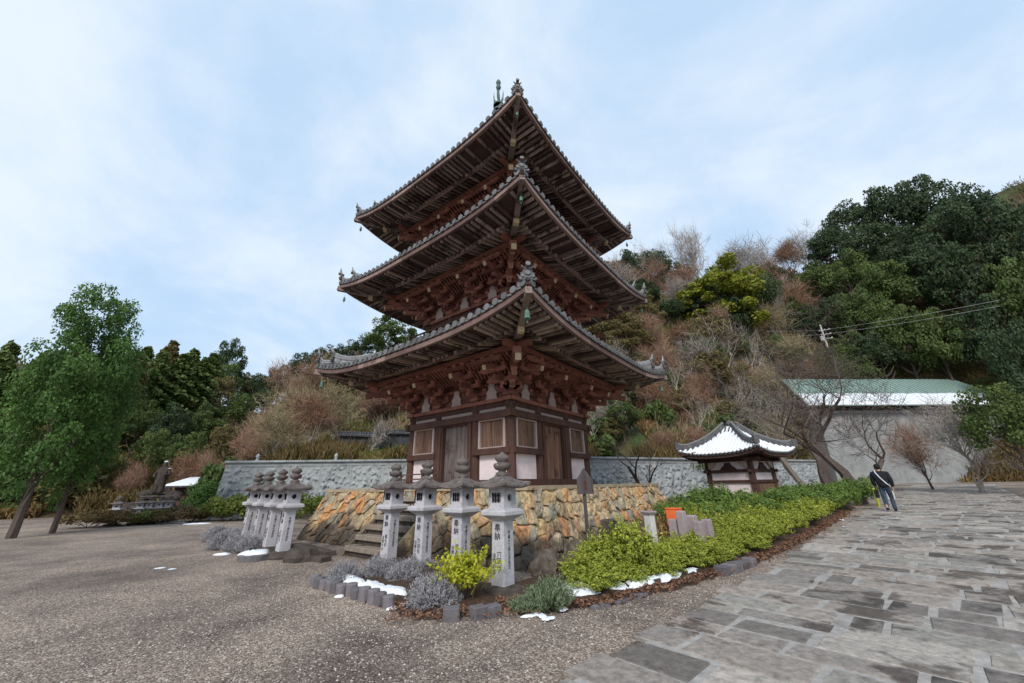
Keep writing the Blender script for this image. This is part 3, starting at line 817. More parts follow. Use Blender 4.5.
n1 = nt.nodes.new('ShaderNodeTexNoise'); n1.inputs['Scale'].default_value = .42; n1.inputs['Detail'].default_value = 10; n1.inputs['Roughness'].default_value = .72; L_(tc.outputs['Object'], n1.inputs['Vector'])
mr = nt.nodes.new('ShaderNodeMapRange'); mr.inputs['From Min'].default_value = .35; mr.inputs['From Max'].default_value = .65; L_(n1.outputs[0], mr.inputs['Value'])
mx = nt.nodes.new('ShaderNodeMix'); mx.data_type = 'RGBA'; mx.blend_type = 'MULTIPLY'; mx.inputs['Factor'].default_value = 1
c2 = nt.nodes.new('ShaderNodeMix'); c2.data_type = 'RGBA'; c2.inputs['A'].default_value = (.4, .37, .36, 1); c2.inputs['B'].default_value = (1.15, 1.08, 1.02, 1); L_(mr.outputs[0], c2.inputs['Factor'])
L_(cr.outputs[0], mx.inputs['A']); L_(c2.outputs['Result'], mx.inputs['B']); L_(mx.outputs['Result'], bs.inputs['Base Color'])
bp_ = nt.nodes.new('ShaderNodeBump'); bp_.inputs['Strength'].default_value = .9; bp_.inputs['Distance'].default_value = .012; bp_.invert = True
L_(v1.outputs['Distance'], bp_.inputs['Height']); L_(bp_.outputs[0], bs.inputs['Normal'])
def ground_z(x, y):
    return gz(x, y)+.012*noise.noise((x*.6, y*.6, 0))
g = grid_mesh(spaced(0, -900, 900, .35, 0), spaced(-10, -900, 900, .35, 0), ground_z, 'ground', ['gravel']); tag(g, kind='structure')

# ---- stone paved path
m = bpy.data.materials.new('flagstone'); m.use_nodes = True; M['flag'] = m
nt = m.node_tree; L_ = nt.links.new; bs = nt.nodes['Principled BSDF']
a_ = nt.nodes.new('ShaderNodeAttribute'); a_.attribute_name = 'v'
tc = nt.nodes.new('ShaderNodeTexCoord')
cr = nt.nodes.new('ShaderNodeValToRGB'); els = [(0, (.14, .12, .105)), (.3, (.25, .222, .198)), (.55, (.33, .275, .235)), (.8, (.27, .25, .22)), (1, (.42, .37, .325))]
while len(cr.color_ramp.elements) < len(els): cr.color_ramp.elements.new(.5)
for e_, (p_, c_) in zip(cr.color_ramp.elements, els): e_.position = p_; e_.color = (*c_, 1)
L_(a_.outputs['Fac'], cr.inputs[0])
n1 = nt.nodes.new('ShaderNodeTexNoise'); n1.inputs['Scale'].default_value = 9; n1.inputs['Detail'].default_value = 9; n1.inputs['Roughness'].default_value = .75; L_(tc.outputs['Object'], n1.inputs['Vector'])
mr = nt.nodes.new('ShaderNodeMapRange'); mr.inputs['From Min'].default_value = .3; mr.inputs['From Max'].default_value = .7; mr.inputs['To Min'].default_value = .45; mr.inputs['To Max'].default_value = 1.55; L_(n1.outputs[0], mr.inputs['Value'])
sc_ = nt.nodes.new('ShaderNodeVectorMath'); sc_.operation = 'SCALE'; L_(cr.outputs[0], sc_.inputs[0]); L_(mr.outputs[0], sc_.inputs['Scale'])
n2 = nt.nodes.new('ShaderNodeTexNoise'); n2.inputs['Scale'].default_value = 1.6; n2.inputs['Detail'].default_value = 7; n2.inputs['Roughness'].default_value = .6; L_(tc.outputs['Object'], n2.inputs['Vector'])
m2 = nt.nodes.new('ShaderNodeMapRange'); m2.inputs['From Min'].default_value = .53; m2.inputs['From Max'].default_value = .6; L_(n2.outputs[0], m2.inputs['Value'])
wt = nt.nodes.new('ShaderNodeMix'); wt.data_type = 'RGBA'; wt.blend_type = 'MULTIPLY'; wt.inputs['B'].default_value = (.3, .26, .245, 1)
w1 = nt.nodes.new('ShaderNodeMath'); w1.operation = 'MULTIPLY'; w1.inputs[1].default_value = .85; L_(m2.outputs[0], w1.inputs[0]); L_(w1.outputs[0], wt.inputs['Factor'])
L_(sc_.outputs[0], wt.inputs['A']); L_(wt.outputs['Result'], bs.inputs['Base Color'])
rr = nt.nodes.new('ShaderNodeMapRange'); rr.inputs['To Min'].default_value = .75; rr.inputs['To Max'].default_value = .38; L_(m2.outputs[0], rr.inputs['Value']); L_(rr.outputs[0], bs.inputs['Roughness'])
bp_ = nt.nodes.new('ShaderNodeBump'); bp_.inputs['Strength'].default_value = .5; bp_.inputs['Distance'].default_value = .012; L_(n1.outputs[0], bp_.inputs['Height']); L_(bp_.outputs[0], bs.inputs['Normal'])
M['mortar'] = pmat('path_mortar', (.27, .25, .23), (.46, .43, .4), 9, bump=.5, attr=0, c3=(.2, .19, .18), c3scale=1.2)
PN = np.array([PD[1], -PD[0]])       # to the right of the path
def pw(s, n, dz=0):
    x, y = P0+PD*s+PN*n
    return (x, y, gz(x, y)+dz)
PWID = 4.6
mb = MB()
SS = [-9+i*1.2 for i in range(45)]
for a, b in zip(SS[:-1], SS[1:]):
    for q in range(4):
        n0, n1_ = .14+(PWID-.14)*q/4, .14+(PWID-.14)*(q+1)/4
        mb.add([pw(a, n0, .028), pw(a, n1_, .028), pw(b, n1_, .028), pw(b, n0, .028)], [(0, 1, 2, 3)][::1], 0, .5)
s = -9.0
while s < 42:
    w = random.choice([.36, .42, .5, .6]) ; n = random.uniform(-.16, .16); first = True
    while n < PWID-.15:
        l = random.uniform(.4, 1.15); l = min(l, PWID-n)
        if l < .3: break
        g_ = random.uniform(.018, .045); ss = random.uniform(.018, .04)
        s0, s1 = s+ss+random.uniform(-.01, .01), s+w-ss+random.uniform(-.01, .01)
        if random.random() < .14: s1 -= random.uniform(.05, .16)*w/.5
        n0, n1_ = n+g_, n+l-g_
        if random.random() < .12: n0 += .1
        j = lambda: random.uniform(-.018, .018)
        c4 = [(s0+j(), n0+j()), (s0+j(), n1_+j()), (s1+j(), n1_+j()), (s1+j(), n0+j())]
        cs_, cn_ = (s0+s1)/2, (n0+n1_)/2
        top = [pw(a+(cs_-a)*.03, b+(cn_-b)*.03, .036+random.uniform(0, .006)) for a, b in c4]; bot = [pw(a, b, .0) for a, b in c4]; mid = [pw(a, b, .028) for a, b in c4]
        mb.add(bot+mid+top, [(8, 9, 10, 11)]+[(i, (i+1) % 4, (i+1) % 4+4, i+4) for i in range(4)]+[(i+4, (i+1) % 4+4, (i+1) % 4+8, i+8) for i in range(4)], 1, random.random())
        n += l
    s += w
o = mb.build('paved_path', ['mortar', 'flag']); tag(o, kind='structure')
me = o.data
bm_ = __import__('bmesh').new(); bm_.from_mesh(me); __import__('bmesh').ops.recalc_face_normals(bm_, faces=bm_.faces); bm_.to_mesh(me); bm_.free()

# ---- planting bed soil on the right, wedge between platform and path, and the left lantern bed
def sheet(name, poly, dz, mat, bulge=.05, res=.22, kind='structure', edge=.25, nz=.03):
    from mathutils.geometry import intersect_point_quad_2d
    xs = [p[0] for p in poly]; ys = [p[1] for p in poly]
    def inside(x, y):
        c = False
        for i in range(len(poly)):
            (x1, y1), (x2, y2) = poly[i-1], poly[i]
            if (y1 > y) != (y2 > y) and x < (x2-x1)*(y-y1)/(y2-y1)+x1: c = not c
        return c
    def dist(x, y):
        dmin = 9
        for i in range(len(poly)):
            (x1, y1), (x2, y2) = poly[i-1], poly[i]; L = (x2-x1)**2+(y2-y1)**2
            t = max(0, min(1, ((x-x1)*(x2-x1)+(y-y1)*(y2-y1))/L)) if L else 0
            dmin = min(dmin, math.hypot(x-x1-t*(x2-x1), y-y1-t*(y2-y1)))
        return dmin
    nx = int((max(xs)-min(xs))/res)+2; ny = int((max(ys)-min(ys))/res)+2
    V = []; idx = {}
    for j in range(ny):
        for i in range(nx):
            x, y = min(xs)+i*res, min(ys)+j*res
            d = dist(x, y); sg = 1 if inside(x, y) else -1
            h = dz+bulge*min(1, d/edge) if sg > 0 else -.03-.02*min(1, d)
            V.append((x, y, gz(x, y)+h+(nz*noise.noise((x*3, y*3, 1)) if sg > 0 else 0), sg*d))
    Fc = []
    for j in range(ny-1):
        for i in range(nx-1):
            q = (j*nx+i, j*nx+i+1, (j+1)*nx+i+1, (j+1)*nx+i)
            if any(V[k][3] > 0 for k in q): Fc.append(q)
    me = bpy.data.meshes.new(name); me.from_pydata([v[:3] for v in V], [], Fc)
    o = link(me, name, None, [mat], True)
    if kind: tag(o, kind=kind)
    return o
edge_pts = [(-.55, -9.45), (.48, -9.46), (1.23, -9.09), (2.28, -8.69), (3.37, -8.16), (4.65, -7.45), (7.5, -5.5), (11.5, -2.6), (16, .9)]
bedR = edge_pts+[(18, 6), (14, 12), (6, 8), (5, 0), (3.5, -3.7), (.2, -7.2), (-.9, -8.3)]
sheet('planting_bed', bedR, .03, 'soil', .06)
bedL = [(-.6, -8.2), (-.75, -9.35), (-1.3, -9.55), (-1.9, -9.6), (-2.6, -8.7), (-3.6, -7.75), (-4.1, -7.2), (-3.7, -6.3), (-3.0, -5.4), (-2.2, -6.4), (-1.2, -7.4)]
sheet('planting_bed.001', bedL, .02, 'soil', .05)

# loose litter on the beds and loose pebbles on the gravel
def scatter(name, n, region, size, mat, label, dz=.03, tilt=.5, asp=.6, zb=0):
    P = []
    while len(P) < n:
        x, y = region()
        P.append((x, y, gz(x, y)+dz+random.uniform(0, .02)))
    P = np.array(P); Q = leaves(P, np.tile([0, 0, 1.0], (n, 1)), size, asp, tilt); me = quads_mesh(name, Q, rng.random(n)); o = link(me, name, None, [mat]); tag(o, label, 'litter', None, 'stuff')
M['litter'] = pmat('fallen_leaves', (.09, .04, .026), (.3, .155, .09), 5, bump=0, attr=.9)
def reg_bed():
    s = random.uniform(0, 17)
    for a, b in zip(edge_pts[:-1], edge_pts[1:]):
        L = math.hypot(b[0]-a[0], b[1]-a[1])
        if s <= L: break
        s -= L
    x, y = a[0]+(b[0]-a[0])*s/L, a[1]+(b[1]-a[1])*s/L; o_ = random.gauss(.12, .13)
    return x-.565*o_, y+.825*o_
scatter('leaf_litter', 5500, reg_bed, .05, 'litter', 'reddish brown leaf litter along the edge of the azalea bed', .06)
scatter('leaf_litter', 2500, lambda: (random.uniform(-2.4, -.4), random.uniform(-9.7, -8.0)), .045, 'litter', 'reddish leaf litter around the lantern bed', .05)
def peb():
    while 1:
        D = random.uniform(3.2, 11); a = R(random.uniform(-50, 50)); x, y = CP[0]+D*math.sin(a), CP[1]+D*math.cos(a)
        n_ = (x-P0[0])*PN_[0]+(y-P0[1])*PN_[1]
        if n_ < -.05: return x, y
PN_ = np.array([PD[1], -PD[0]])
mb = MB(); pv = []; pf = []; pc = []
pos = [peb() for _ in range(14000)]
for x, y in pos:
    r_ = random.uniform(.006, .016); z = gz(x, y)+.012*noise.noise((x*.6, y*.6, 0)); k = len(pv); a = random.uniform(0, 6)
    for q in range(4): pv.append((x+r_*math.cos(a+q*1.57)*random.uniform(.7, 1.2), y+r_*math.sin(a+q*1.57), z+.002))
    pv.append((x, y, z+r_*.8)); pf += [(k+q, k+(q+1) % 4, k+4) for q in range(4)]; pc += [random.random()]*4
mb.v, mb.f, mb.c, mb.m = pv, pf, pc, [0]*len(pf)
M['pebble'] = pmat('pebbles', (.12, .095, .08), (.62, .55, .47), 30, bump=0, attr=.9)
o = mb.build('loose_pebbles', 'pebble'); tag(o, 'loose pebbles over the gravel courtyard', 'gravel', None, 'stuff')

# ---- edging
def edging(pts, spacing, size, name, label, cat, group, jig=.02, round_=False, wfun=None):
    P = []
    for a, b in zip(pts[:-1], pts[1:]):
        L = math.hypot(b[0]-a[0], b[1]-a[1]); n = max(1, round(L/spacing))
        for i in range(n): P.append((a[0]+(b[0]-a[0])*i/n, a[1]+(b[1]-a[1])*i/n, math.atan2(b[1]-a[1], b[0]-a[0])))
    out = []
    protos = []
    for q in range(3):
        mb = MB()
        if round_:
            mb.lathe([(size[0]/2*.98, -.06), (size[0]/2, size[2]*.9), (size[0]/2*.9, size[2])], 10, wob=.03)
        else:
            mb.box((0, 0, size[2]/2-.03), (size[0]*random.uniform(.85, 1), size[1], size[2]+.06))
        o = mb.build(name, 'edging', None, bevel=.008); protos.append(o)
    for i, (x, y, a) in enumerate(P):
        if i < 3: o = protos[i]
        else: o = protos[i % 3].copy(); COL.objects.link(o)
        o.location = (x+random.uniform(-jig, jig), y+random.uniform(-jig, jig), gz(x, y)+random.uniform(-.015, .02)); o.rotation_euler = (random.uniform(-.05, .05), random.uniform(-.05, .05), a+random.uniform(-.1, .1))
        tag(o, label, cat, group); out.append(o)
    return out
edging([(-4.05, -7.25), (-3.5, -7.85), (-2.75, -8.55), (-2.35, -8.95)], .2, (.19, .19, .16), 'edging_log', 'round grey concrete edging log along the snowy bed of grey bushes', 'edging', 'edging logs in front of the grey bushes', round_=True)
edging([(-1.55, -9.62), (-1.2, -9.6), (-.85, -9.42)], .24, (.22, .16, .13), 'edging_block', 'grey edging block between grey bush and rosemary', 'edging', 'edging blocks beside the nearest lantern')
edging(edge_pts[1:3]+[(1.5, -8.99)], .34, (.31, .11, .05), 'edging_brick', 'dark wet edging brick along the azalea bed', 'edging', 'edging bricks of the azalea bed', jig=.015)

edging([(3.2, -8.25), (3.37, -8.16), (4.3, -7.64)], .3, (.22, .2, .13), 'edging_stone', 'small dark edging stone beside the snow in the middle of the azalea bed', 'edging', 'edging stones in the middle of the azalea bed')
# ---- snow patches
def snow(name, x, y, rx, ry, rz, h, label, group=None, cat='snow', z=None):
    mb = MB(); n = 20; rings = []
    sd = random.random()*50
    for s_, hh in ((1, -.01), (.93, .45), (.75, .8), (.45, .95), (.15, 1)):
        for k in range(n):
            t = 2*PI*k/n; w = 1+.5*noise.noise((math.cos(t)*1.3+sd, math.sin(t)*1.3, sd))+.45*noise.noise((math.cos(t)*4+sd, math.sin(t)*4, sd))
            rings.append((rx*s_*w*math.cos(t), ry*s_*w*math.sin(t), h*hh*(1+.35*noise.noise((s_*5+sd, math.cos(t)*2, math.sin(t)*2)))))
    fs = [(l*n+k, l*n+(k+1) % n, (l+1)*n+(k+1) % n, (l+1)*n+k) for l in range(4) for k in range(n)]+[tuple(range(4*n, 5*n))]
    mb.add(rings, fs); o = mb.build(name, 'snow', None, True)
    o.location = (x, y, (gz(x, y) if z is None else z)); o.rotation_euler = (0, 0, rz)
    return tag(o, kind='stuff')
for x, y, rx, ry, h in ((.35, -8.85, .42, .33, .16), (.95, -8.75, .36, .2, .13), (1.5, -8.6, .5, .22, .13), (2.1, -8.35, .45, .2, .13), (2.7, -8.1, .4, .16, .1), (3.3, -7.8, .25, .12, .09), (4.2, -7.25, .3, .12, .08), (5.2, -6.6, .25, .1, .07), (.9, -8.2, .5, .3, .1), (1.9, -7.8, .4, .2, .1), (6.9, -5.4, .3, .12, .07)):
    snow('snow_patch', x, y, rx, ry, R(30), h, '')
for px, py, rx, ry in ((343, 583, .3, .1), (372, 592, .34, .09), (392, 597, .28, .08), (356, 588, .25, .08)):
    p = gpt(px, py); snow('snow_patch', p[0], p[1], rx*1.05, ry*1.7, R(-42), .07, '', z=p[2]+.07)
for px, py, rx, ry, h in ((394, 609, .1, .06, .03), (340, 597, .07, .05, .03), (397, 604, .08, .05, .04), (160, 568, .1, .1, .006), (172, 569, .07, .08, .006), (560, 605, .13, .07, .04), (468, 612, .09, .05, .03), (222, 555, .2, .08, .05), (172, 523, .7, .25, .06), (198, 524, .6, .2, .05), (838, 520, .25, .12, .03), (850, 521, .18, .1, .03), (848, 527, .2, .1, .03)):
    if rx: p = gpt(px, py); snow('snow_patch', p[0], p[1], rx, ry, R(10), h, '')

# ================================================================== STONE LANTERNS
def text_mesh(txt, size, vertical=True):
    if vertical: txt = '\n'.join(txt)
    cu = bpy.data.curves.new('inscription', 'FONT'); cu.body = txt; cu.size = size; cu.extrude = .001; cu.align_x = 'CENTER'; cu.space_line = 1.0; cu.offset = .0008
    o = bpy.data.objects.new('t', cu); COL.objects.link(o)
    bpy.context.view_layer.update()
    me = bpy.data.meshes.new_from_object(o.evaluated_get(bpy.context.evaluated_depsgraph_get()))
    bpy.data.objects.remove(o)
    me.name = 'inscription'
    return me
def sq(mb, prof, m=0, rot=PI/4, col=None):
    mb.lathe([(r*s2, z) for r, z in prof], 4, rot=rot, m=m, col=col)
def lantern_parts(root, full=True):
    mb = MB()      # base rock
    vs = []; n = 14
    sdd = random.random()*9
    for rr, z in ((.36, -.08), (.38, .04), (.33, .12), (.22, .15)):
        for k in range(n):
            t = 2*PI*k/n; w = 1+.25*noise.noise((math.cos(t)*1.5, math.sin(t)*1.5, sdd))
            vs.append((rr*w*math.cos(t), rr*w*math.sin(t), z+.02*noise.noise((k, z*9, sdd))))
    mb.add(vs, [(l*n+k, l*n+(k+1) % n, (l+1)*n+(k+1) % n, (l+1)*n+k) for l in range(3) for k in range(n)]+[tuple(range(3*n, 4*n))], 0, .5)
    mb.build('base_rock', 'darkrock', root)
    mb = MB(); sq(mb, [(.135, .1), (.132, .6), (.127, 1.09)]); mb.build('pillar', 'lantern', root, bevel=.01)
    mb = MB(); sq(mb, [(.15, 1.08), (.165, 1.1), (.24, 1.15), (.262, 1.165), (.262, 1.225), (.245, 1.24), (.2, 1.262), (.19, 1.262)]); mb.build('middle_platform', 'lantern', root, bevel=.006)
    # fire box: walls with a real lattice window (-x) and a round opening (-y)
    mb = MB(); a, z0, z1 = .165, 1.262, 1.6
    mb.box((0, 0, z0+.02), (2*a, 2*a, .04)); mb.box((0, 0, z1-.02), (2*a, 2*a, .04))
    mb.box((a-.02, 0, (z0+z1)/2), (.04, 2*a, z1-z0-.08))                       # back
    mb.box((-.02, a-.02, (z0+z1)/2), (2*a-.04, .04, z1-z0-.08))
    for sy in (-1, 1): mb.box((-a+.02, sy*(a-.035), (z0+z1)/2), (.04, .07, z1-z0-.08))   # window jambs
    mb.box((-a+.02, 0, z0+.065), (.04, 2*a-.14, .05)); mb.box((-a+.02, 0, z1-.065), (.04, 2*a-.14, .05))
    # front with round hole
    n = 24; hr = .06; cz = (z0+z1)/2; vs = []; hx, hz = a-.042, (z1-z0-.08)/2
    for k in range(n):
        t = 2*PI*k/n+PI/4; c_, s_ = math.cos(t), math.sin(t); q = 1/max(abs(c_), abs(s_))
        vs += [(hr*c_, -a, cz+hr*s_), (c_*q*hx, -a, cz+s_*q*hz), (hr*c_, -a+.05, cz+hr*s_)]
    mb.add([(x+.0, y, z) for x, y, z in vs], [(3*k, 3*((k+1) % n), 3*((k+1) % n)+1, 3*k+1) for k in range(n)]+[(3*k, 3*k+2, 3*((k+1) % n)+2, 3*((k+1) % n)) for k in range(n)], 0, .5)
    fb = mb.build('fire_box', 'lantern', root)
    mb = MB()
    for i in range(2): mb.box((-a+.016, -.032+.064*i, cz), (.02, .012, .2)); mb.box((-a+.016, 0, cz-.034+.068*i), (.018, .19, .012))
    mb.box((-a+.016, 0, cz-.098), (.022, .19, .016)); mb.box((-a+.016, 0, cz+.098), (.022, .19, .016)); mb.box((-a+.016, -.09, cz), (.024, .014, .2)); mb.box((-a+.016, .09, cz), (.024, .014, .2))
    mb.build('window_lattice', 'black', fb)
    mb = MB(); mb.box((-a+.036, 0, cz), (.01, .21, .24)); mb.build('window_paper', 'stake', fb)
    mb = MB(); mb.box((.01, -a+.055, cz), (.18, .01, .22)); mb.build('dark_inside', 'black', fb)
    # roof with curved eaves
    mb = MB(); N = 12; vs = []
    levels = [(.345, 1.575, .05), (.36, 1.6, .055), (.355, 1.63, .055), (.27, 1.66, .03), (.18, 1.705, .012), (.1, 1.77, .0), (.09, 1.8, 0)]
    for rr, z, u in levels:
        for sidek in range(4):
            for i in range(N):
                t = -1+2*i/N; x, y = t*rr, -rr*(1-.0*(1-t*t))
                c_, s_ = [(1, 0), (0, 1), (-1, 0), (0, -1)][sidek]
                vs.append((x*c_-y*s_, x*s_+y*c_, z+u*abs(t)**2.5))
    n = 4*N
    mb.add(vs, [(l*n+k, l*n+(k+1) % n, (l+1)*n+(k+1) % n, (l+1)*n+k) for l in range(len(levels)-1) for k in range(n)]+[tuple(range(n))[::-1], tuple(range((len(levels)-1)*n, len(levels)*n))], 0, .3)
    mb.build('lantern_roof', 'lantroof', root)
    mb = MB(); N = 16; prof = [(.1, 1.79), (.105, 1.83), (.06, 1.85), (.06, 1.865), (.1, 1.89), (.125, 1.94), (.12, 1.985), (.075, 2.0), (.085, 2.02), (.118, 2.06), (.115, 2.1), (.07, 2.14), (.025, 2.165), (.005, 2.19)]
    vs = []
    for r_, z in prof:
        for k in range(N):
            pet = 1.12+(.13*math.cos(k*PI) if 1.87 < z < 1.99 else 0); vs.append((r_*pet*math.cos(2*PI*k/N), r_*pet*math.sin(2*PI*k/N), z))
    mb.add(vs, [(l*N+k, l*N+(k+1) % N, (l+1)*N+(k+1) % N, (l+1)*N+k) for l in range(len(prof)-1) for k in range(N)], 0, .25)
    mb.build('lantern_finial', 'lantroof', root, smooth=True)
    return root
LT = [(502.5, 515, 7.0), (461.5, 515, 8.0), (424.5, 515, 9.0), (392, 515, 10.1), (290, 509, 12.4), (276, 509, 13.6), (263, 509, 14.9), (252, 509, 16.2)]
LLAB = ['nearest pale granite lantern, tallest in the picture, in front of the white plaster corner',
        'pale granite lantern rising behind the bright yellow-green bush',
        'pale granite lantern second from the left in the near group of four',
        'pale granite lantern right beside the stone steps, farthest of the near four',
        'granite lantern nearest the platform end in the leaning far group of four',
        'granite lantern second from the right in the far group of four',
        'granite lantern third from the right in the far group of four',
        'leftmost granite lantern of the far group, beside the grey bushes']
t1 = text_mesh('奉納', .13); t2 = text_mesh('穴田市', .095); t3 = text_mesh('法徳の会', .075); t4 = text_mesh('平成十二年七月吉日', .062)
t5 = text_mesh('橋本町', .085)
lant0 = None
for i, (px, py, D) in enumerate(LT):
    p = at(px, py, D)
    if lant0 is None:
        lant0 = empty('stone_lantern'); lantern_parts(lant0); o = lant0
    else: o = copy_tree(lant0)
    o.location = (p[0], p[1], -1.62 if i < 4 else -1.6); o.rotation_euler = (0, 0, R(45+random.uniform(-1.5, 1.5)+(0 if i < 4 else -6)))
    tag(o, LLAB[i], 'stone lantern', 'stone lanterns in a row before the platform')
for i, o in enumerate([x for x in S.objects if x.name.startswith('stone_lantern')]):
    def put(me, face, u, z):
        t = bpy.data.objects.new('inscription', me); COL.objects.link(t)
        if not me.materials: me.materials.append(M['ink'])
        t.parent = o
        if face == 'x': t.location = (-.1355, -u, z); t.rotation_euler = (PI/2, 0, -PI/2)
        else: t.location = (u, -.1355, z); t.rotation_euler = (PI/2, 0, 0)
    put(t1, 'x', 0, .93)
    put(t2 if i % 2 == 0 else t5, 'x', .035, .56); put(t3, 'x', -.07, .54); put(t4, 'y', 0, .88)
# plain rock and snow beside the far group
def rock(name, loc, r, label, cat='rock', mat='darkrock', flat=.7, group=None, sd=None):
    import bmesh
    bm = bmesh.new(); bmesh.ops.create_icosphere(bm, subdivisions=3, radius=1)
    sd = random.random()*50 if sd is None else sd
    for v in bm.verts:
        k = 1+.45*noise.noise(v.co*1.1+Vector((sd, 0, 0)))+.18*noise.noise(v.co*3+Vector((0, sd, 0)))
        v.co *= k; v.co.z = max(v.co.z, -.55)*flat
        v.co *= r if not hasattr(r, '__len__') else 1
        if hasattr(r, '__len__'): v.co = Vector((v.co.x*r[0], v.co.y*r[1], v.co.z*r[2]))
    me = bpy.data.meshes.new(name); bm.to_mesh(me); bm.free()
    o = link(me, name, None, [mat], False); o.location = loc
    return tag(o, label, cat, group)
p = gpt(287, 563); mb = MB()
mb.lathe([(.42, -.05), (.43, .1), (.34, .24), (.28, .27), (.25, .27)], 8, wob=.03); o = mb.build('plinth_stone', 'darkrock'); o.location = (p[0]+.2, p[1]+.3, p[2]); tag(o, 'dark wet octagonal plinth stone in front of the far lanterns', 'plinth')
p = gpt(254, 560); mb = MB(); mb.lathe([(.36, 0), (.36, .12), (.33, .14)], 18, wob=.02); o = mb.build('round_stone', 'edging'); o.location = tuple(p); tag(o, 'low round stone capped with snow beside the grey bushes', 'stone')
snow('snow_cap', p[0], p[1], .33, .3, 0, .08, '', z=p[2]+.13)
for i, (x0, y0, x1, y1) in enumerate(((296, 547, 330, 556), (290, 558, 326, 562))):
    a, b = gpt(x0, y0), gpt(x1, y1); mb = MB(); mb.beam((a[0], a[1], a[2]+.04), (b[0], b[1], b[2]+.04), .3, .14); o = mb.build('stone_kerb', 'darkrock', bevel=.01)
    tag(o, ['dark wet kerb stone running from the far lanterns to the platform foot', 'lower dark kerb stone beside the octagonal plinth'][i], 'kerb')
# boulders at the platform foot right of the nearest lantern
for i, (px, py, D, r, lab) in enumerate(((546, 572, 8.2, (.28, .22, .28), 'dark rounded boulder leaning on the platform foot beside the nearest lantern'), (470, 575, 8.8, (.3, .28, .3), 'dark boulder at the platform foot behind the yellow-green bush'), (577, 563, 8.6, (.3, .3, .4), 'dark boulder at the platform foot left of the azaleas'))):
    p = at(px, py, D); rock('boulder', (p[0], p[1], -1.45), r, lab, flat=.9, mat='boulder')

# ================================================================== SIGN, STAKES, BOXES
p = at(589, 540, 9.0)
root = empty('notice_sign', (p[0], p[1], -1.57), R(20), 'dark weathered wooden notice board with pointed top on a post', 'sign')
zb, zt = at(587, 494, 9.0)[2]+1.57, at(587, 468, 9.0)[2]+1.57
mb = MB(); mb.box((0, 0.03, (zt-.1)/2), (.06, .05, zt-.1)); mb.build('post', 'signwood', root)
w_ = .205
mb = MB(); mb.prism([(-w_, zb), (w_, zb), (w_, zt-.24), (0, zt), (-w_, zt-.24)], -.03, 0); bd = mb.build('board', 'signwood', root)
for sx in (-1, 1): mb = MB(); mb.box((sx*(w_-.015), -.035, (zb+zt-.24)/2), (.03, .02, zt-.26-zb)); mb.build('board_batten', 'signwood', bd)
M['redink'] = pmat('faded_red_ink', (.12, .03, .03), (.16, .05, .045), 20, bump=0)
me = text_mesh('三重塔', .1); me.materials.append(M['redink']); t = bpy.data.objects.new('inscription', me); COL.objects.link(t); t.parent = bd; t.location = (0, -.0325, zt-.26); t.rotation_euler = (PI/2, 0, 0)
# stakes
def stake(px, ytop, ybot, D, w, mat, label, cat, name, rz=.5, group=None, taper=.9):
    p = at(px, ybot, D); zt_ = at(px, ytop, D)[2]; g_ = gz(p[0], p[1])
    mb = MB(); sq(mb, [(w/2, -.05), (w/2*.97, zt_-g_-.03), (w/2*.85, zt_-g_)]); o = mb.build(name, mat, None, bevel=.008)
    o.location = (p[0], p[1], g_); o.rotation_euler = (R(random.uniform(-2, 2)), R(random.uniform(-3, 3)), rz)
    return tag(o, label, cat, group)
G = 'short stone stakes behind the azaleas'
stake(677, 519, 540, 10.5, .2, 'stake', 'low pinkish grey stone stake below the orange box', 'stake', 'stone_stake', group=G)
stake(686, 511, 540, 10.3, .17, 'stake', 'tallest grey stone stake of the group beside the orange box', 'stake', 'stone_stake', group=G)
stake(695, 515, 540, 10.8, .19, 'stake', 'grey stone stake half hidden behind its lighter neighbour', 'stake', 'stone_stake', group=G)
stake(701, 521, 540, 10.1, .17, 'stake', 'light stone stake in front, fourth from the left', 'stake', 'stone_stake', group=G)
stake(709, 519, 536, 10.4, .18, 'stake', 'rightmost light stone stake of the group', 'stake', 'stone_stake', group=G)
stake(613, 519, 540, 8.6, .26, 'darkrock', 'short dark charred-looking wooden post between platform and azaleas', 'post', 'short_post')
p = at(675, 520, 10.9); zt_ = at(675, 508, 10.9)[2]
mb = MB(); mb.box((0, 0, 0), (.32, .24, .36)); mb.box((0, 0, .19), (.35, .27, .03)); o = mb.build('orange_box', 'orange', None, bevel=.01); o.location = (p[0], p[1], zt_-.2); o.rotation_euler = (0, 0, .5); tag(o, 'bright orange plastic box standing above the stone stakes', 'box')
mb = MB(); mb.box((0, 0, 0), (.09, .09, (zt_-.38)-gz(p[0], p[1]))); c_ = mb.build('box_post', 'signwood', o); c_.location = (0, 0, -.18-((zt_-.38)-gz(p[0], p[1]))/2)
p = at(651, 530, 9.6); zt_ = at(651, 512, 9.6)[2]; g_ = gz(p[0], p[1]); h_ = zt_-g_
root = empty('white_marker_post', (p[0], p[1], g_), .4, 'white square marker post with a small cap beside the platform end', 'post')
mb = MB(); sq(mb, [(.085, 0), (.08, h_-.04)]); mb.build('post', 'white_stone', root)
mb = MB(); sq(mb, [(.11, h_-.04), (.13, h_), (.11, h_+.02), (.02, h_+.03)]); mb.build('cap', 'stake', root)

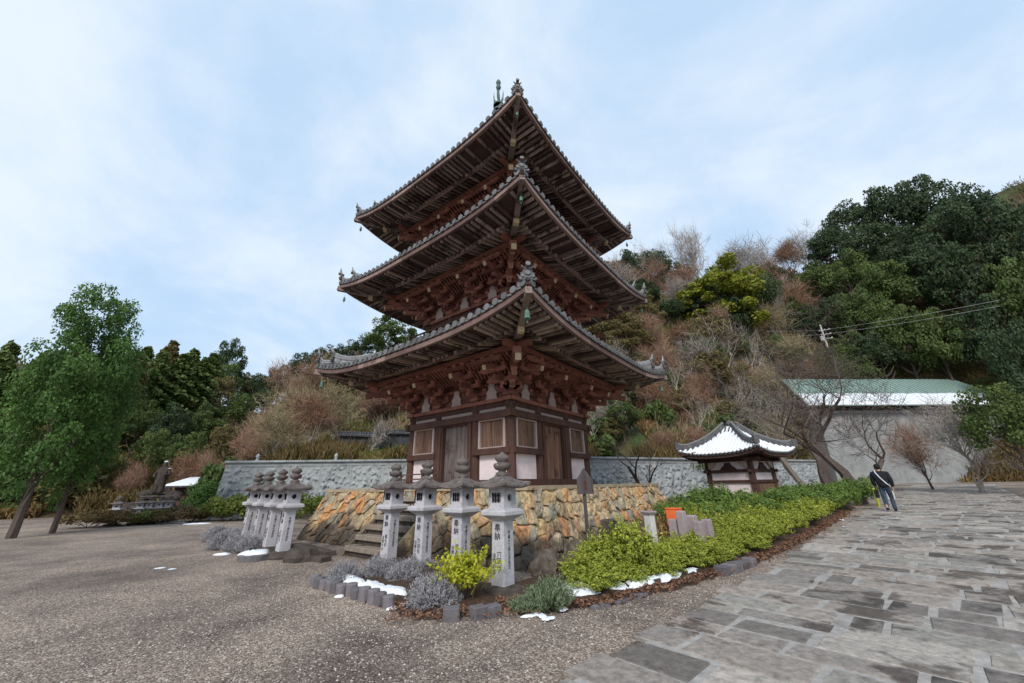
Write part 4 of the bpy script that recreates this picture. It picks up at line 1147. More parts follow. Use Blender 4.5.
# ================================================================== RELIEF WALL
def relief_heights(W, H, nx, nz, seed, panel):
    rg = np.random.default_rng(seed)
    X, Z = np.meshgrid(np.linspace(0, W, nx), np.linspace(0, H, nz))
    h = np.zeros_like(X)
    def blob(cx, cz, a, b, rot, amp, p=2.2):
        amp *= 1.7
        dx, dz = X-cx, Z-cz; c_, s_ = math.cos(rot), math.sin(rot)
        u, v = (dx*c_+dz*s_)/a, (-dx*s_+dz*c_)/b
        k = np.clip(1-(u*u+v*v), 0, None)**.5*amp
        np.maximum(h, k, out=h)
    npan = max(1, int(W/panel))
    for q in range(npan):
        x0 = q*W/npan; w = W/npan
        for _ in range(int(30*w)):       # foliage, clouds, drapery
            blob(x0+rg.uniform(.12, w-.12), rg.uniform(.2, H-.35), rg.uniform(.06, .2), rg.uniform(.04, .1), rg.uniform(0, PI), rg.uniform(.03, .08))
        for _ in range(int(3.4*w)):      # standing and sitting figures
            cx, cz, s_ = x0+rg.uniform(.25, w-.25), rg.uniform(.35, H-1.1), rg.uniform(.6, 1.1)
            blob(cx, cz, .2*s_, .42*s_, rg.uniform(-.15, .15), .13); blob(cx+rg.uniform(-.05, .05), cz+.52*s_, .1*s_, .12*s_, 0, .15)
            for sx in (-1, 1): blob(cx+sx*.2*s_, cz+.12*s_, .06*s_, .24*s_, sx*.5, .12)
            for k in range(3): blob(cx+rg.uniform(-.15, .15)*s_, cz-.2*s_, .02, .25*s_, rg.uniform(-.3, .3), .15)
    h += .018*np.sin(X*9+3*np.sin(Z*4+X))*np.sin(Z*11+2*np.sin(X*5))
    h += .02*np.sin(X*2.1+1)*np.sin(Z*2.7)
    # panel frames
    u = (X/(W/npan)) % 1; edge = np.minimum(u, 1-u)*(W/npan)
    h = np.where(edge < .07, .05, h)
    h = np.where(edge < .03, -.09, h)
    h = np.where((Z > H-.26), .05, h)
    h = np.where((Z < .12), .06, h)
    return X, Z, h
def relief_wall(a, b, ztop, zbot, seed, label, thick=.45, panel=2.0, endbatter=.35):
    a = np.array(a); b = np.array(b); W = np.linalg.norm(b-a); H = ztop-zbot
    ang = math.atan2(b[1]-a[1], b[0]-a[0])
    root = empty('relief_wall', (a[0], a[1], zbot), ang, label, 'wall')
    nx, nz = int(W/.05), int(H/.05)
    X, Z, h = relief_heights(W, H, nx, nz, seed, panel)
    X = X-endbatter*(1-Z/H)*np.exp(-X/.8)
    V = np.stack([X, -h, Z], -1).reshape(-1, 3)
    i, j = np.meshgrid(np.arange(nx-1), np.arange(nz-1)); k = (j*nx+i).reshape(-1)
    Fc = np.stack([k, k+1, k+nx+1, k+nx], 1)
    me = bpy.data.meshes.new('relief_face'); me.from_pydata(V.tolist(), [], Fc.tolist())
    at_ = me.attributes.new('v', 'FLOAT', 'FACE'); hh = h[:-1, :-1].reshape(-1)
    pv = np.random.default_rng(seed+1).random(400)[(X[:-1, :-1].reshape(-1)/(W/max(1, int(W/panel)))).astype(int) % 400]
    at_.data.foreach_set('value', np.clip(.35+.35*pv, 0, 1).astype(np.float32))
    link(me, 'relief_face', root, ['relief'], True)
    mb = MB(); mb.add([(-endbatter, 0.02, 0), (W, .02, 0), (W, .02, H), (0, .02, H), (-endbatter, thick, 0), (W, thick, 0), (W, thick, H), (0, thick, H)], [(3, 2, 1, 0), (4, 5, 6, 7), (0, 4, 7, 3), (1, 2, 6, 5)], 0, .5); mb.build('wall_core', 'relief', root)
    mb = MB(); n = int(W/1.2)
    for q in range(n): mb.box((-.05+(W+.1)*(q+.5)/n, thick/2-.06, H+.05), ((W+.1)/n-.012, thick+.3, .12), 0, random.random())
    mb.build('coping', 'relief', root)
    return root, W, H
c0 = CP[:2]
WL0, WL1 = c0+np.array((-15.6, 28.1)), c0+np.array((4.4, 28.3))
rw, Wl, Hl = relief_wall(WL0, WL1, 1.74, -1.7, 5, 'long grey carved stone relief wall behind the pagoda, left stretch')
WR0, WR1 = c0+np.array((4.9, 24.6)), c0+np.array((33.5, 33.6))
rw2, Wr, Hr = relief_wall(WR0, WR1, 1.62, -1.6, 9, 'long grey carved stone relief wall to the right, passing behind the small hall', panel=3.1)
for t in (.12, .47):           # little finials standing on the wall
    mb = MB(); mb.lathe([(.12, 0), (.13, .08), (.06, .12), (.1, .2), (.13, .3), (.09, .38), (.02, .48)], 10); o = mb.build('stone_ornament', 'relief', rw, True); o.location = (Wl*t*.72, .2, Hl+.1)

# ================================================================== SMALL HALL WITH SNOWY ROOF
def small_hall():
    D = 22.0
    p = at(742, 480, D); g_ = gz(p[0], p[1])-.1
    root = empty('small_hall', (p[0], p[1], g_), R(27), 'small square hall with white walls and snow-covered curved tile roof', 'hall')
    ze = at(744, 459, D)[2]-g_; zt_ = at(737, 424, D)[2]-g_
    h, e = .98, 1.86
    rd = ze+.0
    mb = MB()
    for sx in (-1, 1):
        for sy in (-1, 1): mb2 = MB(); mb2.box((sx*h, sy*h, rd/2), (.2, .2, rd)); mb2.build('post', 'wood', root)
    for fn in SIDES:
        sbox(mb, fn, 0, h+.01, rd-.55, 2*h+.5, .14, .13, 0, .3); sbox(mb, fn, 0, h+.01, rd-1.0, 2*h+.3, .14, .12, 0, .3); sbox(mb, fn, 0, h, rd-.06, 2*h+.9, .16, .16, 0, .3); sbox(mb, fn, 0, h+.01, .15, 2*h+.3, .16, .2, 0, .3)
    mb.build('beam', 'wood', root)
    for k, fn in enumerate(SIDES):
        mb = MB(); sbox(mb, fn, 0, h-.03, rd-.3, 2*h-.2, .05, .42); sbox(mb, fn, 0, h-.03, rd-.775, 2*h-.2, .05, .33); mb.build('plaster_band', 'plaster', root)
        if k == 0:
            mb = MB()
            for i in range(8): sbox(mb, fn, -h+.15+(2*h-.3)*(i+.5)/8, h-.0, (rd-1.06)/2+.1, .2, .05, rd-1.3, 0, random.random())
            mb.build('plank_door', 'panel', root)
        else:
            mb = MB(); sbox(mb, fn, 0, h-.03, (rd-1.06)/2+.12, 2*h-.2, .05, rd-1.3); mb.build('wall_panel', 'plaster', root)
        mb = MB(); mb.prism([(-.4, -.2), (.4, -.2), (.3, -.08), (.18, -.02), (.12, .12), (-.12, .12), (-.18, -.02), (-.3, -.08)], 0, .06, 0, .2, lambda v: fn(v[0], h+.03+v[1], rd-.3+v[2])); mb.build('frog_leg_strut', 'wood', root)
        for sx in (-1, 1):
            mb = MB(); mb.prism([(0, 0), (.4, 0), (.34, -.1), (.1, -.28), (0, -.3)], -.05, .05, 0, .7, lambda v: fn(sx*(h-.08-v[0]), h+.08+v[1], rd-.14+v[2])); mb.build('corner_brace', 'pale', root)
    # roof
    sn = MB(); tl = MB(); ra = MB(); NV, NT = 8, 16
    def surf(t, v):
        w = e+(.2-e)*v; return w, rd+.14+(zt_-.32-rd)*(.5*v+.5*v*v)+.26*(min(abs(t)/w, 1))**3*(1-v)**2
    for fn in SIDES:
        rows = [fn(surf(0, j/NV)[0]*(-1+2*i/NT), surf(0, j/NV)[0], surf(surf(0, j/NV)[0]*(-1+2*i/NT), j/NV)[1]) for j in range(NV+1) for i in range(NT+1)]
        fcs = [(j*(NT+1)+i, j*(NT+1)+i+1, (j+1)*(NT+1)+i+1, (j+1)*(NT+1)+i) for j in range(NV) for i in range(NT)]
        tl.add(rows, fcs, 0, .3)
        tl.add([r_+Vector((0, 0, -.12)) for r_ in rows], [f[::-1] for f in fcs], 0, .1)
        rows2 = [r_+Vector((0, 0, .085)) for r_ in rows]
        sn.add(rows2, [f for q, f in enumerate(fcs) if 0 < q % NT < NT-1 and q//NT < NV], 0, .5)
        nn = 20
        for q in range(nn):
            t = -e+2*e*(q+.5)/nn; vm = min(1, (e-abs(t))/(e-.2))
            pts = [fn(t, surf(t, vm*j/6)[0]+(.05 if j == 0 else 0), surf(t, vm*j/6)[1]+.03) for j in range(7)]
            tl.tube(pts, .06, 6, 0)
            sn.tube([p_+Vector((0, 0, .05)) for p_ in pts[:-1]], .062, 6)
            ra.beam(fn(t, e-.1, surf(t, 0)[1]-.12), fn(t, h, rd+.16+(e-h)*.18), .08, .09)
            ra.beam(fn(t+e/nn, e-.1, surf(t, 0)[1]-.12), fn(t+e/nn, h, rd+.16+(e-h)*.18), .08, .09)
        for i in range(NT):
            t0, t1_ = e*(-1+2*i/NT), e*(-1+2*(i+1)/NT)
            a_, b_ = surf(t0, 0)[1], surf(t1_, 0)[1]
            ra.add([fn(t0, e-.02, a_-.13), fn(t1_, e-.02, b_-.13), fn(t1_, e-.02, b_-.01), fn(t0, e-.02, a_-.01)], [(0, 1, 2, 3)], 0, .1)
        for i in range(3):
            r_ = MB()
        pts = [fn(-surf(0, v/10)[0]*1.01, surf(0, v/10)[0]*1.01, surf(surf(0, v/10)[0], v/10)[1]+.14+.14*max(0, 1-v/1.5)) for v in range(11)]
        r_ = MB()
        for a_, b_ in zip(pts[:-1], pts[1:]): r_.beam(a_, b_, .14, .22, 0, .3)
        r_.tube([p_+Vector((0, 0, .14)) for p_ in pts], .065, 7, 1, .8)
        r_.box(pts[0], (.2, .2, .34), 0, .4, Matrix.Rotation(PI/4, 3, 'Z'))
        r_.build('hip_ridge', ['tile', 'tileend'], root)
    rf_ = tl.build('roof', 'tile', root); sn.build('snow_cover', 'snow', rf_, True); ra.build('rafter', 'wood', rf_)
    mb = MB(); mb.box((0, 0, zt_-.3), (.5, .5, .25)); mb.lathe([(.16, zt_-.18), (.1, zt_-.1), (.13, zt_-.03), (.15, zt_+.06), (.1, zt_+.15), (.01, zt_+.24)], 12); mb.build('roof_finial', 'tile', root, True)
    mb = MB(); mb.box((0, 0, .04), (2*h+.9, 2*h+.9, .3)); mb.build('stone_base', 'step', root)
small_hall()

# ================================================================== HALL WITH GREEN COPPER ROOF
p = at(823, 470, 54)
D_ = 54
root = empty('green_roofed_hall', (p[0]-.6, p[1], -.9), R(-3), 'large grey-walled hall with green copper roof and snow along its eave', 'hall')
zt_ = at(805, 383, D_+4)[2]+1.5; ze = at(805, 408, D_)[2]+.9
Lh = 27; x0_ = 0
mb = MB(); mb.box((x0_+Lh/2+1.0, 3.6, ze/2-.2), (Lh-2.0, 7, ze-.1)); mb.build('wall', 'hallwall', root)
mb = MB(); mb.add([(x0_, -1.2, ze), (x0_+Lh, -1.2, ze), (x0_+Lh-1.6, 3.4, zt_), (x0_+1.6, 3.4, zt_), (x0_, -1.2, ze+.14), (x0_+Lh, -1.2, ze+.14), (x0_+Lh-1.6, 3.4, zt_+.14), (x0_+1.6, 3.4, zt_+.14), (x0_, 9.2, ze), (x0_+Lh, 9.2, ze), (x0_, 9.2, ze+.14), (x0_+Lh, 9.2, ze+.14)], [(0, 1, 2, 3)[::-1], (4, 5, 6, 7), (0, 1, 5, 4), (7, 6, 11, 10), (3, 2, 9, 8), (0, 4, 7, 10, 8, 3), (1, 2, 9, 11, 6, 5)], 0, .5)
for i in range(40): mb.beam((x0_+.2+(Lh-.4)*i/39, -1.2, ze+.16), (x0_+1.7+(Lh-3.4)*i/39, 3.35, zt_+.16), .06, .06, 0, .2)
rf_ = mb.build('roof', 'copper', root)
mb = MB(); k = .4; vs = []
n = 40
for i in range(n+1):
    x = x0_+.1+(Lh-.2)*i/n; kk = k*(1+.12*noise.noise((i*.7, 0, 0)))
    for q, dz in ((-.01, .15), (0, .2), (kk*.9, .21), (kk, .16)): vs.append((x+(1.6*q)*(1-2*i/n), -1.2+4.6*q, ze+(zt_-ze)*q+dz))
mb.add(vs, [(i*4+j, (i+1)*4+j, (i+1)*4+j+1, i*4+j+1) for i in range(n) for j in range(3)]); mb.build('roof_snow', 'snow', rf_, True)
mb = MB(); mb.box((x0_+Lh/2, -.03, ze-.5), (Lh-2, .1, .3)); mb.build('wall_band', 'hallwall', root)

# ================================================================== FAR LEFT: hut, statue, lanterns, slope wall
D_ = 38; p = at(190, 497, D_); g_ = -1.6
root = empty('small_hut', (p[0], p[1], g_), R(8), 'small dark hut with snow-covered lean-to roof and white notice, far left', 'hut')
za = at(182, 487, D_)[2]-g_; zb2 = at(195, 479, D_)[2]-g_
mb = MB(); mb.box((0, 1.1, za/2), (2.2, 2.2, za)); mb.build('wall', 'wood', root)
mb = MB(); mb.add([(-1.5, -.7, za-.02), (1.4, -.7, za-.02), (1.4, 2.6, zb2), (-1.5, 2.6, zb2), (-1.5, -.7, za+.08), (1.4, -.7, za+.08), (1.4, 2.6, zb2+.1), (-1.5, 2.6, zb2+.1)], [(3, 2, 1, 0), (4, 5, 6, 7), (0, 1, 5, 4), (1, 2, 6, 5), (2, 3, 7, 6), (3, 0, 4, 7)]); rf_ = mb.build('roof', 'tile', root)
mb = MB(); mb.add([(-1.45, -.65, za+.09), (1.35, -.65, za+.09), (1.35, 2.55, zb2+.11), (-1.45, 2.55, zb2+.11), (-1.4, -.6, za+.2), (1.3, -.6, za+.2), (1.3, 2.5, zb2+.22), (-1.4, 2.5, zb2+.22)], [(3, 2, 1, 0), (4, 5, 6, 7), (0, 1, 5, 4), (1, 2, 6, 5), (2, 3, 7, 6), (3, 0, 4, 7)]); mb.build('roof_snow', 'snow', rf_)
mb = MB()
for x in (-1.2, 1.1): mb = MB(); mb.box((x, -.5, za/2), (.12, .12, za)); mb.build('post', 'pale', root)
mb = MB(); mb.box((.3, -.03, za*.42), (.9, .05, .6)); nb = mb.build('notice', 'white_stone', root)
mb = MB(); mb.box((.3, -.062, za*.42+.12), (.7, .01, .08)); mb.build('notice_text', 'redink', nb)
# figure helper
def skin_mesh(name, verts, edges, sub=2):
    me = bpy.data.meshes.new(name+'_s'); me.from_pydata([v[:3] for v in verts], edges, [])
    o = bpy.data.objects.new(name+'_s', me); COL.objects.link(o)
    o.modifiers.new('s', 'SKIN'); sk = me.skin_vertices[0].data
    for i, v in enumerate(verts):
        r_ = v[3]; sk[i].radius = (r_, r_) if not hasattr(r_, '__len__') else r_
    sk[0].use_root = True
    sb = o.modifiers.new('u', 'SUBSURF'); sb.levels = sub; sb.render_levels = sub
    bpy.context.view_layer.update()
    m_ = bpy.data.meshes.new_from_object(o.evaluated_get(bpy.context.evaluated_depsgraph_get()))
    m_.name = name; m_.materials.clear(); bpy.data.objects.remove(o)
    return m_
D_ = 36; p = at(159, 487, D_); zt_ = at(159, 461, D_)[2]
root = empty('dark_statue', (p[0], p[1], -1.6), R(10), 'dark standing robed statue with snow on its shoulders, on a rock mound far left', 'statue')
Hs = zt_+1.6; zb3 = Hs-2.15
me = skin_mesh('figure', [(0, 0, zb3+1.0, .24), (0, .02, zb3+1.35, .27), (0, 0, zb3+1.62, .22), (0, 0, zb3+1.78, .09), (0, -.02, zb3+1.98, .15), (0, 0, zb3+2.12, .08), (.3, -.02, zb3+1.55, .1), (.42, -.12, zb3+1.25, .09), (.2, -.3, zb3+1.3, .07), (-.3, -.02, zb3+1.55, .1), (-.42, -.1, zb3+1.2, .09), (-.25, -.3, zb3+1.1, .07), (.12, 0, zb3+.6, .2), (.14, 0, zb3+.05, .2), (-.12, 0, zb3+.6, .2), (-.14, 0, zb3+.05, .2)],
    [(0, 1), (1, 2), (2, 3), (3, 4), (4, 5), (2, 6), (6, 7), (7, 8), (2, 9), (9, 10), (10, 11), (0, 12), (12, 13), (0, 14), (14, 15)])
link(me, 'figure', root, ['darkrock'], True)
mb = MB(); mb.lathe([(.55, zb3-.2), (.6, zb3-.1), (.42, zb3), (.5, zb3+.08)], 12); mb.build('pedestal', 'darkrock', root)
mb = MB(); mb.lathe([(.12, zb3+2.08), (.14, zb3+2.12), (.02, zb3+2.18)], 8); mb.lathe([(.16, zb3+1.66), (.02, zb3+1.7)], 8, (.3, 0, 0)); mb.build('snow', 'snow', root, True)
for i in range(9):
    a_ = random.uniform(-1, 1)
    rock('mound_rock', (p[0]+[-1.6, -1.0, -.4, .3, .9, 1.5, -.8, .1, .8][i], p[1]+[.2, -.2, -.5, -.5, -.2, .3, .3, .4, .3][i], -1.3+[0, .3, .3, .2, .3, 0, .8, .9, .75][i]*(Hs-2.3)/1.0), .55, 'dark rock with a little snow in the mound under the far left statue', 'rock', group='rocks under the dark statue')
for i, px in enumerate((141, 150, 160, 169, 118)):
    p = at(px, 505, 30.5); o = copy_tree(lant0)
    for t in [x for x in o.children if x.name.startswith('inscription')]: bpy.data.objects.remove(t)
    o.location = (p[0], p[1], -1.6); o.scale = (.9, .9, .66); o.rotation_euler = (0, 0, R(20))
    tag(o, ['second snow-dusted lantern of the far left row', 'third snow-dusted lantern of the far left row', 'lantern in the far left row directly below the dark statue', 'rightmost lantern of the far left row, beside the hut', 'outermost left lantern of the far left row'][i], 'stone lantern', 'distant row of lanterns at far left')
# water-side stones with snow, far left
for i, (px, py, D) in enumerate(((171, 512, 27), (189, 507, 29), (205, 512, 27), (195, 517, 25), (180, 519, 24.5), (214, 508, 28), (222, 517, 25))):
    p = gpt(px, py); g_ = gz(p[0], p[1])
    rock('garden_rock', (p[0], p[1], g_+.1), (.5, .4, .3), 'low garden rock with snow on top between clipped shrubs at far left', 'rock', mat='stake', group='garden rocks at far left')
    snow('snow_cap', p[0], p[1], .38, .28, 0, .1, '', z=g_+.3)
#
# ================================================================== HILLSIDE
AZ = [-110, -75, -50, -42, -36, -31, -27, -23, -18, -10, 0, 12, 25, 33, 40, 48, 60, 75, 90, 120]
CE = [.15, .2, .2, .2, .2, .165, .15, .2, .27, .33, .42, .5, .55, .47, .43, .44, .46, .46, .4, .2]      # crest elevation (tan)
CD = [120, 120, 110, 110, 110, 120, 125, 115, 105, 95, 90, 85, 82, 82, 86, 95, 102, 100, 100, 120]   # crest distance
FD = [60, 55, 48, 46, 44, 38, 34.5, 32.5, 31.5, 30.8, 30.2, 31, 31.5, 35, 44, 62, 68, 66, 65, 80]       # foot distance
FH = [-1.7]*5+[-1.6, .2, 1.2, 1.3, 1.3, 1.3, 1.2, 1.0, .6, -.6, -1.0, -.9, -.8, -.8, -1.2]
def hill_z(x, y):
    dx, dy = x-CP[0], y-CP[1]; D = math.hypot(dx, dy); az = math.degrees(math.atan2(dx, dy))
    ce, cd, fd, fh = (float(np.interp(az, AZ, q)) for q in (CE, CD, FD, FH))
    t = (D-fd)/(cd-fd); hc = ce*cd
    if t < 0: return fh-.3+max(t, -.3)*8 if fh > 0 else fh-.1+t*12
    if t <= 1: z = fh+(hc-fh)*(.72*t+.28*t*t*(3-2*t))
    else: z = hc-(t-1)*hc*.25
    return z+.9*noise.noise((x*.06, y*.06, 3))*min(1, t*5)+.35*noise.noise((x*.25, y*.25, 7))*min(1, t*8)
azs = np.radians(np.linspace(-100, 115, 150)); 
def Dring(az):
    fd, cd = np.interp(math.degrees(az), AZ, FD), np.interp(math.degrees(az), AZ, CD)
    return [fd-.25]+list(np.linspace(fd, cd, 36))+[cd+15, cd+40, cd+90]
V = []
for a in azs:
    for D in Dring(a):
        x, y = CP[0]+D*math.sin(a), CP[1]+D*math.cos(a); V.append((x, y, hill_z(x, y)))
nr = 40
me = bpy.data.meshes.new('hillside'); me.from_pydata(V, [], [(i*nr+j, (i+1)*nr+j, (i+1)*nr+j+1, i*nr+j+1) for i in range(len(azs)-1) for j in range(nr-1)])
M['hillsoil'] = pmat('hillside_soil', (.06, .05, .022), (.16, .11, .06), .5, bump=.8, bscale=4, dist=.2, attr=0, c3=(.06, .09, .025), c3scale=.25, c3lo=.45, c3hi=.6)
o = link(me, 'hillside', None, ['hillsoil'], True); tag(o, kind='structure')

# undergrowth: tufts over the slope
def hpos(px, py, D):
    p = at(px, py, D); return p[0], p[1]
def tufts(name, n, azr, tr, size, hgt, mat, cond=None, per=7, label=None, bw=.05):
    P = []
    k = 0
    while len(P) < n and k < n*6:
        k += 1
        az = rng.uniform(*azr); t = rng.uniform(tr[0]**.5, tr[1]**.5)**2
        fd, cd = np.interp(az, AZ, FD), np.interp(az, AZ, CD); D = fd+(cd-fd)*t
        x, y = CP[0]+D*math.sin(R(az)), CP[1]+D*math.cos(R(az))
        w = noise.noise((x*.12, y*.12, hash(mat) % 97*.37))
        if w < (cond if cond is not None else -.1): continue
        P.append((x, y, hill_z(x, y)))
    P = np.repeat(np.array(P), per, 0); m_ = len(P)
    tone = np.repeat(rng.random(m_//per), per)
    P = P+np.stack([rng.normal(0, size, m_), rng.normal(0, size, m_), rng.uniform(.05, hgt, m_)], 1)
    h_ = hgt*rng.uniform(.5, 1.3, (m_, 1)); P[:, 2] -= .1
    tp = P+np.concatenate([rng.normal(0, .35, (m_, 2)), np.ones((m_, 1))], 1)*h_; s_ = unit(np.cross(tp-P, rng.normal(0, 1, (m_, 3))))*bw
    md = (P+tp)/2+rng.normal(0, .06, (m_, 3)); Q = np.stack([P, md+s_, tp, md-s_], 1)
    me = quads_mesh(name, Q, .5*tone+.5*rng.random(m_))
    o = link(me, name, None, [mat]); tag(o, label, 'undergrowth', None, 'stuff')
tufts('dry_undergrowth', 16000, (-48, 62), (0, .6), .25, .5, 'leaf_dry', -.12, label='orange-brown dry undergrowth over the slopes behind the relief wall')
tufts('rusty_undergrowth', 15000, (-60, 75), (0, 1), .3, .9, 'leaf_rust', -.05, label='rusty brown undergrowth across the hillsides')
tufts('green_undergrowth', 22000, (-60, 75), (0, 1), .35, .5, 'leaf_mid', -.02, bw=.06, label='dark green undergrowth across the hillsides')
tufts('green_bank_grass', 14000, (-19, -5), (0, .16), .14, .42, 'leaf_moss', -1, bw=.03, label='bright green grass bank below the tiled boundary wall')
tufts('straw_twigs', 5000, (-28, 50), (.05, .8), .4, 1.0, 'twigstraw', 0, bw=.02, label='brown leafless brush across the middle of the slopes')

# ------------------------------------------------------------------ tree kinds (meshes shared between copies; unit: crown radius about 1)
def trunk_mesh(name, h, r, mat, lean=.05, limbs=5):
    mb = MB(); pts = [Vector((0, 0, -.6))]; d = Vector((0, 0, 1))
    for i in range(6):
        d = (d+Vector((random.gauss(0, lean), random.gauss(0, lean), 0))).normalized(); pts.append(pts[-1]+d*(h+.6)/6)
    mb.tube(pts, [r*(1-.12*i) for i in range(7)], 7)
    for k in range(limbs):
        a = random.uniform(0, 2*PI); q = pts[random.randint(3, 6)]
        d = Vector((math.cos(a), math.sin(a), random.uniform(.4, 1)))
        mb.tube([q, q+d*h*.2, q+d*h*.35+Vector((0, 0, h*.08))], [r*.45, r*.3, r*.12], 5)
    o = mb.build(name, mat); me = o.data; bpy.data.objects.remove(o); return me
def crown_mesh(nc, nl, rad, cr, zc, leaf, mat, flat=.75, low=-.6, asp=.6, hollow=.5):
    P, N, v, c = clumped(nc, nl, rad, cr, flat, low, hollow=hollow)
    P[:, 2] += zc
    me = quads_mesh('crown', leaves(P, N, leaf, asp, .7), v); me.materials.append(M[mat]); return me
def conifer_mesh(H, Rr, nl, leaf, mat):
    t = rng.uniform(0, 1, nl)**.75; lay = np.floor(t*16)/16+rng.normal(0, .012, nl)
    nb = 11; ang = (rng.integers(0, nb, nl)+.37*np.floor(t*16)*3)*2*PI/nb+rng.normal(0, .14, nl)
    rmax = Rr*(1-lay)**.62*(.75+.3*np.sin(ang*3+lay*40)); rr = rmax*rng.uniform(.25, 1, nl)
    P = np.stack([rr*np.cos(ang), rr*np.sin(ang), H*.12+H*.9*lay-.22*rr+rng.normal(0, .1, nl)], 1)
    N = np.stack([np.cos(ang)*.4, np.sin(ang)*.4, np.full(nl, .9)], 1)
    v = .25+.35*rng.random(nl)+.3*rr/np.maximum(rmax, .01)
    me = quads_mesh('crown', leaves(P, N, leaf, .6, .5, .3), v); me.materials.append(M[mat]); return me
def bare_mesh(h, r, depth, spread, kids, mat, twmat, twn, twl, twr, upb=.2, dens=1.0, lean=(0, 0)):
    mb = MB(); ends = []
    branch_tree(mb, (0, 0, -.3), (lean[0], lean[1], 1), h, r, depth, spread, kids, upb, 6, ends)
    o = mb.build('trunk', mat); tm = o.data; bpy.data.objects.remove(o)
    Q = []; V_ = []
    for p, d in ends:
        for k in range(twn):
            a = np.array(p)+rng.normal(0, twl*.12, 3); dd = np.array(d)+rng.normal(0, .75, 3); dd /= np.linalg.norm(dd); dd[2] += .1
            L = twl*rng.uniform(.5, 1.2); b = a+dd*L*.5; c = b+(dd+rng.normal(0, .35, 3))*L*.5
            s_ = np.cross(dd, rng.normal(0, 1, 3)); s_ = s_/np.linalg.norm(s_)*twr
            Q.append([a-s_, a+s_, b+s_*.7, b-s_*.7]); Q.append([b-s_*.7, b+s_*.7, c+s_*.3, c-s_*.3]); q = rng.random(); V_ += [q, q]
            for z in range(2):
                e1 = b+(dd+rng.normal(0, .8, 3))*L*.35; Q.append([b-s_*.5, b+s_*.5, e1+s_*.25, e1-s_*.25]); V_.append(rng.random())
    me = quads_mesh('crown', np.array(Q), np.array(V_)); me.materials.append(M[twmat]); return [('trunk', tm), ('crown', me)]
K = {}
K['dark'] = [[('trunk', trunk_mesh('trunk', 4.2, .28, 'bark')), ('crown', crown_mesh(60, 9500, (3.3, 3.3, 2.9), .9, 5.2, .27, 'leaf_dark'))] for _ in range(3)]
K['mid'] = [[('trunk', trunk_mesh('trunk', 4, .25, 'bark')), ('crown', crown_mesh(56, 8500, (3.2, 3.2, 2.9), .85, 5, .26, 'leaf_mid'))] for _ in range(3)]
K['brownish'] = [[('trunk', trunk_mesh('trunk', 4, .25, 'bark')), ('crown', crown_mesh(56, 8000, (3.0, 3.0, 3.3), .75, 5, .26, 'leaf_brownish'))] for _ in range(2)]
K['yellow'] = [[('trunk', trunk_mesh('trunk', 4, .25, 'bark')), ('crown', crown_mesh(90, 15000, (2.9, 2.9, 3.3), .7, 4.6, .24, 'leaf_yellow', .65, -.95))]]
K['bright'] = [[('trunk', trunk_mesh('trunk', 4, .25, 'bark')), ('crown', crown_mesh(120, 30000, (2.3, 2.3, 4.2), .7, 5.0, .14, 'leaf_bright', .85, -.95))]]
K['cedar'] = [[('trunk', trunk_mesh('trunk', 9, .25, 'bark', .01, 0)), ('crown', conifer_mesh(11, 3.2, 7000, .5, q))] for q in ('leaf_brownish', 'leaf_mid')]
K['bare'] = [bare_mesh(2.3, .17, 4, .6, 4, q1, q2, 5, 1.1, .017) for q1, q2 in (('bark', 'twig'), ('barkpale', 'twigred'), ('barkpale', 'twigstraw'), ('bark', 'twig'))]
K['bareg'] = [bare_mesh(2.6, .15, 4, .5, 4, 'barkpale', 'twiggrey', 4, 1.0, .016) for _ in range(2)]
K['pale'] = [bare_mesh(3.4, .2, 3, .5, 3, 'barkwhite', 'twiggrey', 4, 1.3, .018, .3) for _ in range(3)]
K['shrub'] = [[('foliage', crown_mesh(20, 1900, (1.5, 1.5, .9), .5, .7, .26, 'leaf_mid')), ('stem', trunk_mesh('stem', .6, .06, 'bark'))] for _ in range(2)]
def solveD(px, py, wid, hf):
    best = None
    for i in range(140):
        D = 30.5+i*.6
        t = at(px, py, D); az_ = math.degrees(math.atan2(t[0]-CP[0], t[1]-CP[1]))
        fd, cd = float(np.interp(az_, AZ, FD)), float(np.interp(az_, AZ, CD))
        if D < fd+1.5: continue
        h = hf*wid*D/373*.95
        if hill_z(t[0], t[1])+h >= t[2]: return D
        if D > cd+4: return D
    return 100
HF = {'dark': 1.25, 'mid': 1.25, 'brownish': 1.3, 'yellow': 1.1, 'cedar': 1.9, 'bare': 1.15, 'bareg': 1.3, 'pale': 1.5, 'shrub': .8, 'bright': 1.5}
def tree(kind, px, py_top, D, wid, label, group=None, cat='tree', name=None, base_h=None, zfn=hill_z):
    """tree whose crown top is seen at px,py_top at distance D; wid = crown width in px"""
    if zfn is hill_z: D = solveD(px, py_top, wid, HF[kind])
    top = at(px, py_top, D); zb = zfn(top[0], top[1]); H = top[2]-zb
    ks = K[kind]; q = ks[random.randrange(len(ks))]
    me_top = max(v.co.z for v in q[1 if kind != 'shrub' else 0][1].vertices)
    co = q[1 if kind != 'shrub' else 0][1].vertices; mw = np.percentile([math.hypot(v.co.x, v.co.y) for v in co], 93)
    d0, d1 = at(px-wid/2, py_top+20, D), at(px+wid/2, py_top+20, D); Wm = np.linalg.norm(d1-d0)/2
    sw = Wm/mw; sh = min(max(H/me_top, sw*.9), sw*1.6)
    z = top[2]-sh*me_top
    nm = name or {'cedar': 'cedar_tree', 'bare': 'bare_tree', 'bareg': 'bare_tree', 'pale': 'bare_tree', 'shrub': 'shrub'}.get(kind, 'evergreen_tree')
    if z > zb: z = zb; sh = H/me_top
    return obj_at(q, nm, (top[0], top[1], z), random.uniform(0, 6.28), (sw, sw, sh), label=label, cat=cat, group=group)
